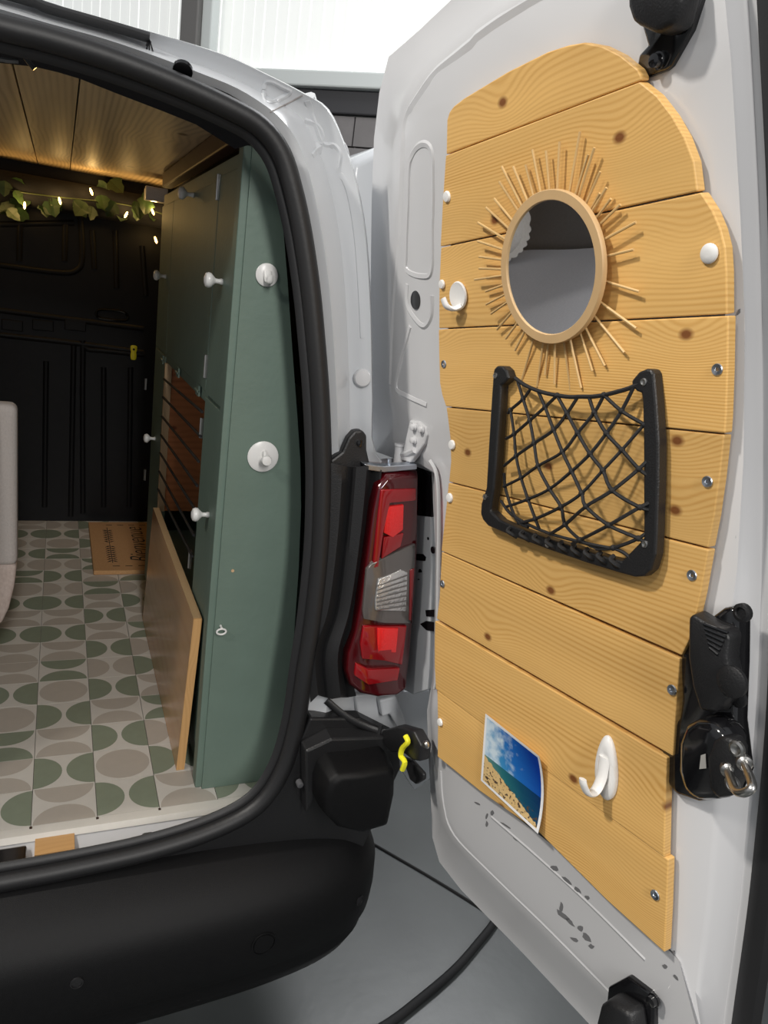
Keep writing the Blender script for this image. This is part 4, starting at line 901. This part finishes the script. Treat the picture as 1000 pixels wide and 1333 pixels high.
for a, b in TIPS:
    tip = mp(600+a*.26, 170+b*.26, .0); c0 = mc-nM*.006; d = tip-c0; d = d-nM*(d@nM); l_ = np.linalg.norm(d); d = d/l_
    side = np.cross(nM, d)*rnd.uniform(-.006, .006)
    q0 = c0+d*MR*.90+nM*rnd.uniform(-.001, .002); q1 = c0+d*l_+nM*rnd.uniform(-.002, .004)
    obj('ray_stick', MB().tube([q0+side*.3, q1], .00155, 7), STICK, mir, smooth=True)
# net pocket
nN, WN = facet(-4.5); pN = dd(752, 610)+nN*.004
def npt(px, py, h=0.0): return onP(px, py, pN+nN*0, nN)+nN*h
net = thing('net_pocket', npt(750, 710), 'black U-framed cargo net pocket screwed to the pine door planks', 'net pocket')
def c2(l): return [(620+a*.26, 470+b*.26) for a, b in l]
FR = c2([(128, 60), (132, 38), (148, 24), (175, 26), (195, 45), (207, 85), (186, 108), (166, 122), (158, 250), (146, 400), (138, 520), (128, 640), (118, 700), (112, 745), (160, 790), (240, 825), (400, 880), (560, 930), (700, 972), (775, 992), (885, 880), (884, 600), (884, 400), (880, 200), (876, 160), (850, 150), (828, 126), (824, 98), (862, 54), (900, 38), (926, 42), (936, 62), (948, 200), (960, 400), (958, 600), (950, 850), (944, 960), (920, 1040), (885, 1070), (840, 1073), (760, 1052), (600, 1004), (400, 936), (200, 862), (100, 820), (74, 790), (63, 760), (66, 710), (92, 630), (104, 420), (118, 200)])
obj('frame', MB().prism([npt(a, b, .0) for a, b in FR], nN*.015), BLACKP, net, bevel=.0025, seg=2)
for a, b in c2([(140, 73), (888, 104), (86, 676), (402, 910), (892, 908)]): obj('screw', MB().lathe(npt(a, b, .015), nN, [(.0042, -.001), (.0042, .0008), (.003, .0012), (.0012, .0004)], 12), CHROME, net, smooth=True)
# cords: knots traced row by row, then joined diagonally; the net bellies out from the planks
EL = c2([(195, 85), (240, 118), (290, 142), (345, 160), (405, 172), (470, 180), (525, 178), (580, 178), (640, 170), (700, 155), (760, 138), (825, 112)])
def bell(px, py):
    u_ = (px-660)/190; v_ = (py-490)/225
    return .008+.034*math.sin(math.pi*min(1, max(0, u_)))**.7*min(1, max(.25, v_*1.3))**.8*(1 if v_ < .8 else max(.25, 1-(v_-.8)*3.2))
def nb(p): h_ = bell(*p); return onP(p[0], p[1], pN+nN*h_, nN)
obj('elastic_edge', MB().tube(spline([nb(p) for p in EL], 4), .0026, 7), CORD, net, smooth=True)
KN = {k: c2(v) for k, v in {
 0: [(205, 90), (275, 135), (310, 150), (405, 172), (510, 178), (565, 178), (640, 170), (790, 128)],
 1: [(172, 245), (235, 190), (345, 230), (455, 262), (592, 258), (728, 250), (880, 285)],
 2: [(190, 365), (268, 298), (388, 345), (508, 360), (652, 362), (842, 318)],
 3: [(150, 385), (200, 475), (290, 412), (432, 455), (570, 465), (730, 445), (884, 470)],
 4: [(140, 525), (225, 585), (310, 525), (478, 552), (634, 548), (815, 540)],
 5: [(138, 628), (260, 692), (368, 640), (528, 662), (682, 648), (884, 585)],
 6: [(150, 730), (296, 790), (425, 730), (550, 728), (820, 732), (884, 705)],
 7: [(210, 810), (320, 850), (446, 818), (664, 822), (884, 835)],
 8: [(250, 830), (370, 865), (522, 895), (686, 935), (812, 888)],
 9: [(480, 915), (620, 945), (772, 990)]}.items()}
CH = [ # polylines through knots (crop pixels)
 [(205, 90), (235, 190), (268, 298), (290, 412), (310, 525), (368, 640), (425, 730), (446, 818), (522, 895), (620, 945)],
 [(310, 150), (345, 230), (388, 345), (432, 455), (478, 552), (528, 662), (550, 728), (664, 822), (812, 888), (870, 925)],
 [(405, 172), (455, 262), (508, 360), (570, 465), (634, 548), (682, 648), (820, 732), (886, 745)],
 [(565, 178), (592, 258), (652, 362), (730, 445), (815, 540), (886, 590)],
 [(640, 170), (728, 250), (842, 318), (886, 350)],
 [(172, 245), (190, 365), (200, 475), (225, 585), (260, 692), (296, 790), (320, 850)],
 [(275, 135), (235, 190), (172, 245), (160, 262)],
 [(405, 172), (345, 230), (268, 298), (190, 365), (150, 388)],
 [(510, 178), (455, 262), (388, 345), (290, 412), (200, 475), (140, 525)],
 [(640, 170), (592, 258), (508, 360), (432, 455), (310, 525), (225, 585), (138, 628)],
 [(790, 128), (728, 250), (652, 362), (570, 465), (478, 552), (368, 640), (260, 692), (150, 730)],
 [(884, 280), (842, 318), (730, 445), (634, 548), (528, 662), (425, 730), (296, 790), (210, 812)],
 [(886, 468), (815, 540), (682, 648), (550, 728), (446, 818), (370, 866)],
 [(886, 702), (820, 732), (664, 822), (522, 895), (480, 915)],
 [(886, 832), (812, 888), (686, 935), (600, 940)],
 [(140, 560), (150, 650), (200, 790), (260, 832)], [(686, 935), (740, 960), (776, 992)], [(125, 700), (180, 770), (330, 850), (520, 905), (690, 940)]]
for l in CH:
    l2 = c2(l); obj('net_cord', MB().tube(spline([nb(p) for p in l2], 5), .0021, 6), CORD, net, smooth=True)
kb = MB(); cnt = {}
for l in CH:
    for p in l: cnt[p] = cnt.get(p, 0)+1
for p, c_n in cnt.items():
    if c_n > 1: q = c2([p])[0]; kb.sphere(nb(q), .0036, 8)
obj('net_knots', kb, CORD, net, smooth=True)['kind'] = 'stuff'
for i in range(9):
    t = i/8; a = c2([(215+t*520, 842+t*140)])[0]; b = c2([(235+t*520, 830+t*146)])[0]
    obj('cord_loop', MB().tube(spline([npt(a[0], a[1]-4, .014), npt(a[0], a[1], .020), npt(b[0], b[1]+8, .018), npt(b[0]+2, b[1]+12, .013)], 4), .0028, 6), CORD, net, smooth=True)
# curled hook near the hinge side
pk_ = onP(598, 385, BASEP[3]+FN[2]*.001, FN[2]); nh = FN[2]; wh = FW[2]
ht_ = thing('wall_hook', pk_, 'white curled round hook stuck on the pine planks near the door hinge', 'hook')
obj('disc', MB().lathe(pk_, nh, [(.019, 0), (.020, .002), (.0185, .004), (.016, .0035), (.004, .003)], 28), WPLAST, ht_, smooth=True)
cu = spline([pk_+nh*.003-wh*.014+U*.008, pk_+nh*.012-wh*.017, pk_+nh*.019-wh*.012-U*.006, pk_+nh*.021-wh*.001-U*.010], 6)
obj('hook_lip', MB().tube(cu, np.linspace(.0075, .0055, len(cu)), 10, up=U, rx=np.linspace(.004, .003, len(cu))), WPLAST, ht_, smooth=True)
# long oval adhesive hook
n8, w8 = FN[7], FW[7]
pa = onP(788, 996, BASEP[8]+n8*.0015, n8); oh = thing('adhesive_hook', pa, 'long oval white plastic hook on the lower pine planks beside the beach print', 'hook')
hH = np.linalg.norm(onP(793, 957, pa, n8)-onP(790, 1040, pa, n8))/2; hc = (onP(793, 957, pa, n8)+onP(790, 1040, pa, n8))/2; hc_ax = nrm(onP(793, 957, pa, n8)-onP(790, 1040, pa, n8)); hs_ = np.cross(hc_ax, n8)
def oval(r, h): return [hc+hc_ax*hH*r*math.sin(a)+hs_*.0165*r*math.cos(a)*(1-.18*math.sin(a))+n8*h for a in np.linspace(0, 2*math.pi, 33)[:-1]]
obj('plate', MB().loft([oval(1, 0), oval(1, .003), oval(.9, .006), oval(.62, .0075), oval(.5, .0065)], True, 0, True, True), WPLAST, oh, smooth=True)
cu = spline([hc+n8*.006+hc_ax*hH*.35, hc+n8*.010-hc_ax*hH*.25, hc+n8*.020-hc_ax*hH*.62, hc+n8*.032-hc_ax*hH*.62, hc+n8*.040-hc_ax*hH*.30, hc+n8*.0415-hc_ax*hH*.12], 6)
obj('hook_arm', MB().tube(cu, np.linspace(.0085, .0055, len(cu)), 12, up=hs_, rx=np.linspace(.004, .0028, len(cu))), WPLAST, oh, smooth=True)
# beach print
pc = [(632, 929), (711.5, 982), (707, 1083), (626, 1016)]
pm_ = BASEP[8]+n8*.0035
c4 = [onP(a, b, pm_, n8) for a, b in pc]
def pgrid(u_, v_, h0=0): # v down
    p = (c4[0]*(1-u_)+c4[1]*u_)*(1-v_)+(c4[3]*(1-u_)+c4[2]*u_)*v_
    return p+n8*(h0+.010*(2*v_-1)**2*u_*.9+.004*u_*(1-v_))
GN = 10; gv = [pgrid(i/GN, j/GN) for j in range(GN+1) for i in range(GN+1)]; gb = [p-n8*.0006 for p in gv]
pp = MB(); K = GN+1; Fq = [(j*K+i, j*K+i+1, (j+1)*K+i+1, (j+1)*K+i) for j in range(GN) for i in range(GN)]
pp.add(gv, Fq, 0); pp.add(gb, [f[::-1] for f in Fq], 1)
def print_mat():
    m = bpy.data.materials.new('beach_print'); m.use_nodes = True; nt = m.node_tree; b = nt.nodes['Principled BSDF']; N = nt.nodes.new; L = nt.links.new
    def M(op, a, c=None, cl=False):
        x = N('ShaderNodeMath'); x.operation = op; x.use_clamp = cl
        for i, v in enumerate((a, c)):
            if v is None: continue
            if isinstance(v, (int, float)): x.inputs[i].default_value = v
            else: L(v, x.inputs[i])
        return x.outputs[0]
    def ramp(fac, stops):
        r = N('ShaderNodeValToRGB'); L(fac, r.inputs[0]); e = r.color_ramp.elements
        e[0].position, e[0].color = stops[0][0], (*stops[0][1], 1); e[1].position, e[1].color = stops[-1][0], (*stops[-1][1], 1)
        for p_, c_ in stops[1:-1]: q = e.new(p_); q.color = (*c_, 1)
        return r.outputs[0]
    def mix(f, a, c):
        x = N('ShaderNodeMix'); x.data_type = 'RGBA'
        if isinstance(f, (int, float)): x.inputs[0].default_value = f
        else: L(f, x.inputs[0])
        for i, v in ((6, a), (7, c)):
            if isinstance(v, tuple): x.inputs[i].default_value = (*v, 1)
            else: L(v, x.inputs[i])
        return x.outputs[2]
    uv = N('ShaderNodeUVMap'); sp = N('ShaderNodeSeparateXYZ'); L(uv.outputs[0], sp.inputs[0]); u, v = sp.outputs[0], sp.outputs[1]
    nz = N('ShaderNodeTexNoise'); nz.inputs['Scale'].default_value = 7; nz.inputs['Detail'].default_value = 6; L(uv.outputs[0], nz.inputs['Vector'])
    nf = N('ShaderNodeTexNoise'); nf.inputs['Scale'].default_value = 22; nf.inputs['Detail'].default_value = 5; L(uv.outputs[0], nf.inputs['Vector'])
    n = M('SUBTRACT', nz.outputs['Fac'], .5); n2 = M('SUBTRACT', nf.outputs['Fac'], .5)
    sky = ramp(M('ADD', u, M('MULTIPLY', v, -.5)), [(0, (.06, .30, .55)), (.35, (.015, .15, .50)), (.8, (.003, .045, .33))])
    cl_ = M('MULTIPLY', M('SUBTRACT', M('ADD', M('MULTIPLY', n, 2.2), .78), M('MULTIPLY', u, 1.55)), 1.5, True)
    sky = mix(cl_, sky, (.62, .74, .82))
    sea = ramp(M('ADD', u, M('MULTIPLY', M('SUBTRACT', v, .55), -.6)), [(0, (.12, .26, .22)), (.3, (.02, .15, .17)), (.6, (.006, .07, .13)), (.9, (.003, .03, .11))])
    hor = M('GREATER_THAN', v, .58)
    c = mix(hor, sky, sea)
    sandline = M('ADD', M('ADD', .56, M('MULTIPLY', M('POWER', u, .8), .38)), M('MULTIPLY', n2, .10))
    c = mix(M('GREATER_THAN', v, sandline), c, mix(nz.outputs['Fac'], (.62, .40, .15), (.74, .55, .28)))
    rock = M('MULTIPLY', M('GREATER_THAN', n2, .07), M('GREATER_THAN', v, M('ADD', .70, M('MULTIPLY', u, .12))))
    c = mix(rock, c, (.09, .06, .04))
    e = M('MINIMUM', M('MINIMUM', u, M('SUBTRACT', 1, u)), M('MINIMUM', v, M('SUBTRACT', 1, v)))
    c = mix(M('LESS_THAN', e, .035), c, (.86, .86, .86))
    L(c, b.inputs['Base Color']); b.inputs['Roughness'].default_value = .3
    return m
po_ = obj('photo_print', pp, [print_mat(), WPLAST], None)
uvl = po_.data.uv_layers.new(name='UVMap')
for lp_ in po_.data.loops:
    i = lp_.vertex_index % (K*K); uvl.data[lp_.index].uv = ((i % K)/GN, (i//K)/GN)
tag(po_, 'white bordered colour print of a beach and blue sea on the lower planks', 'photo print')

for o in bpy.data.objects:
    if '_w' in o: del o['_w']
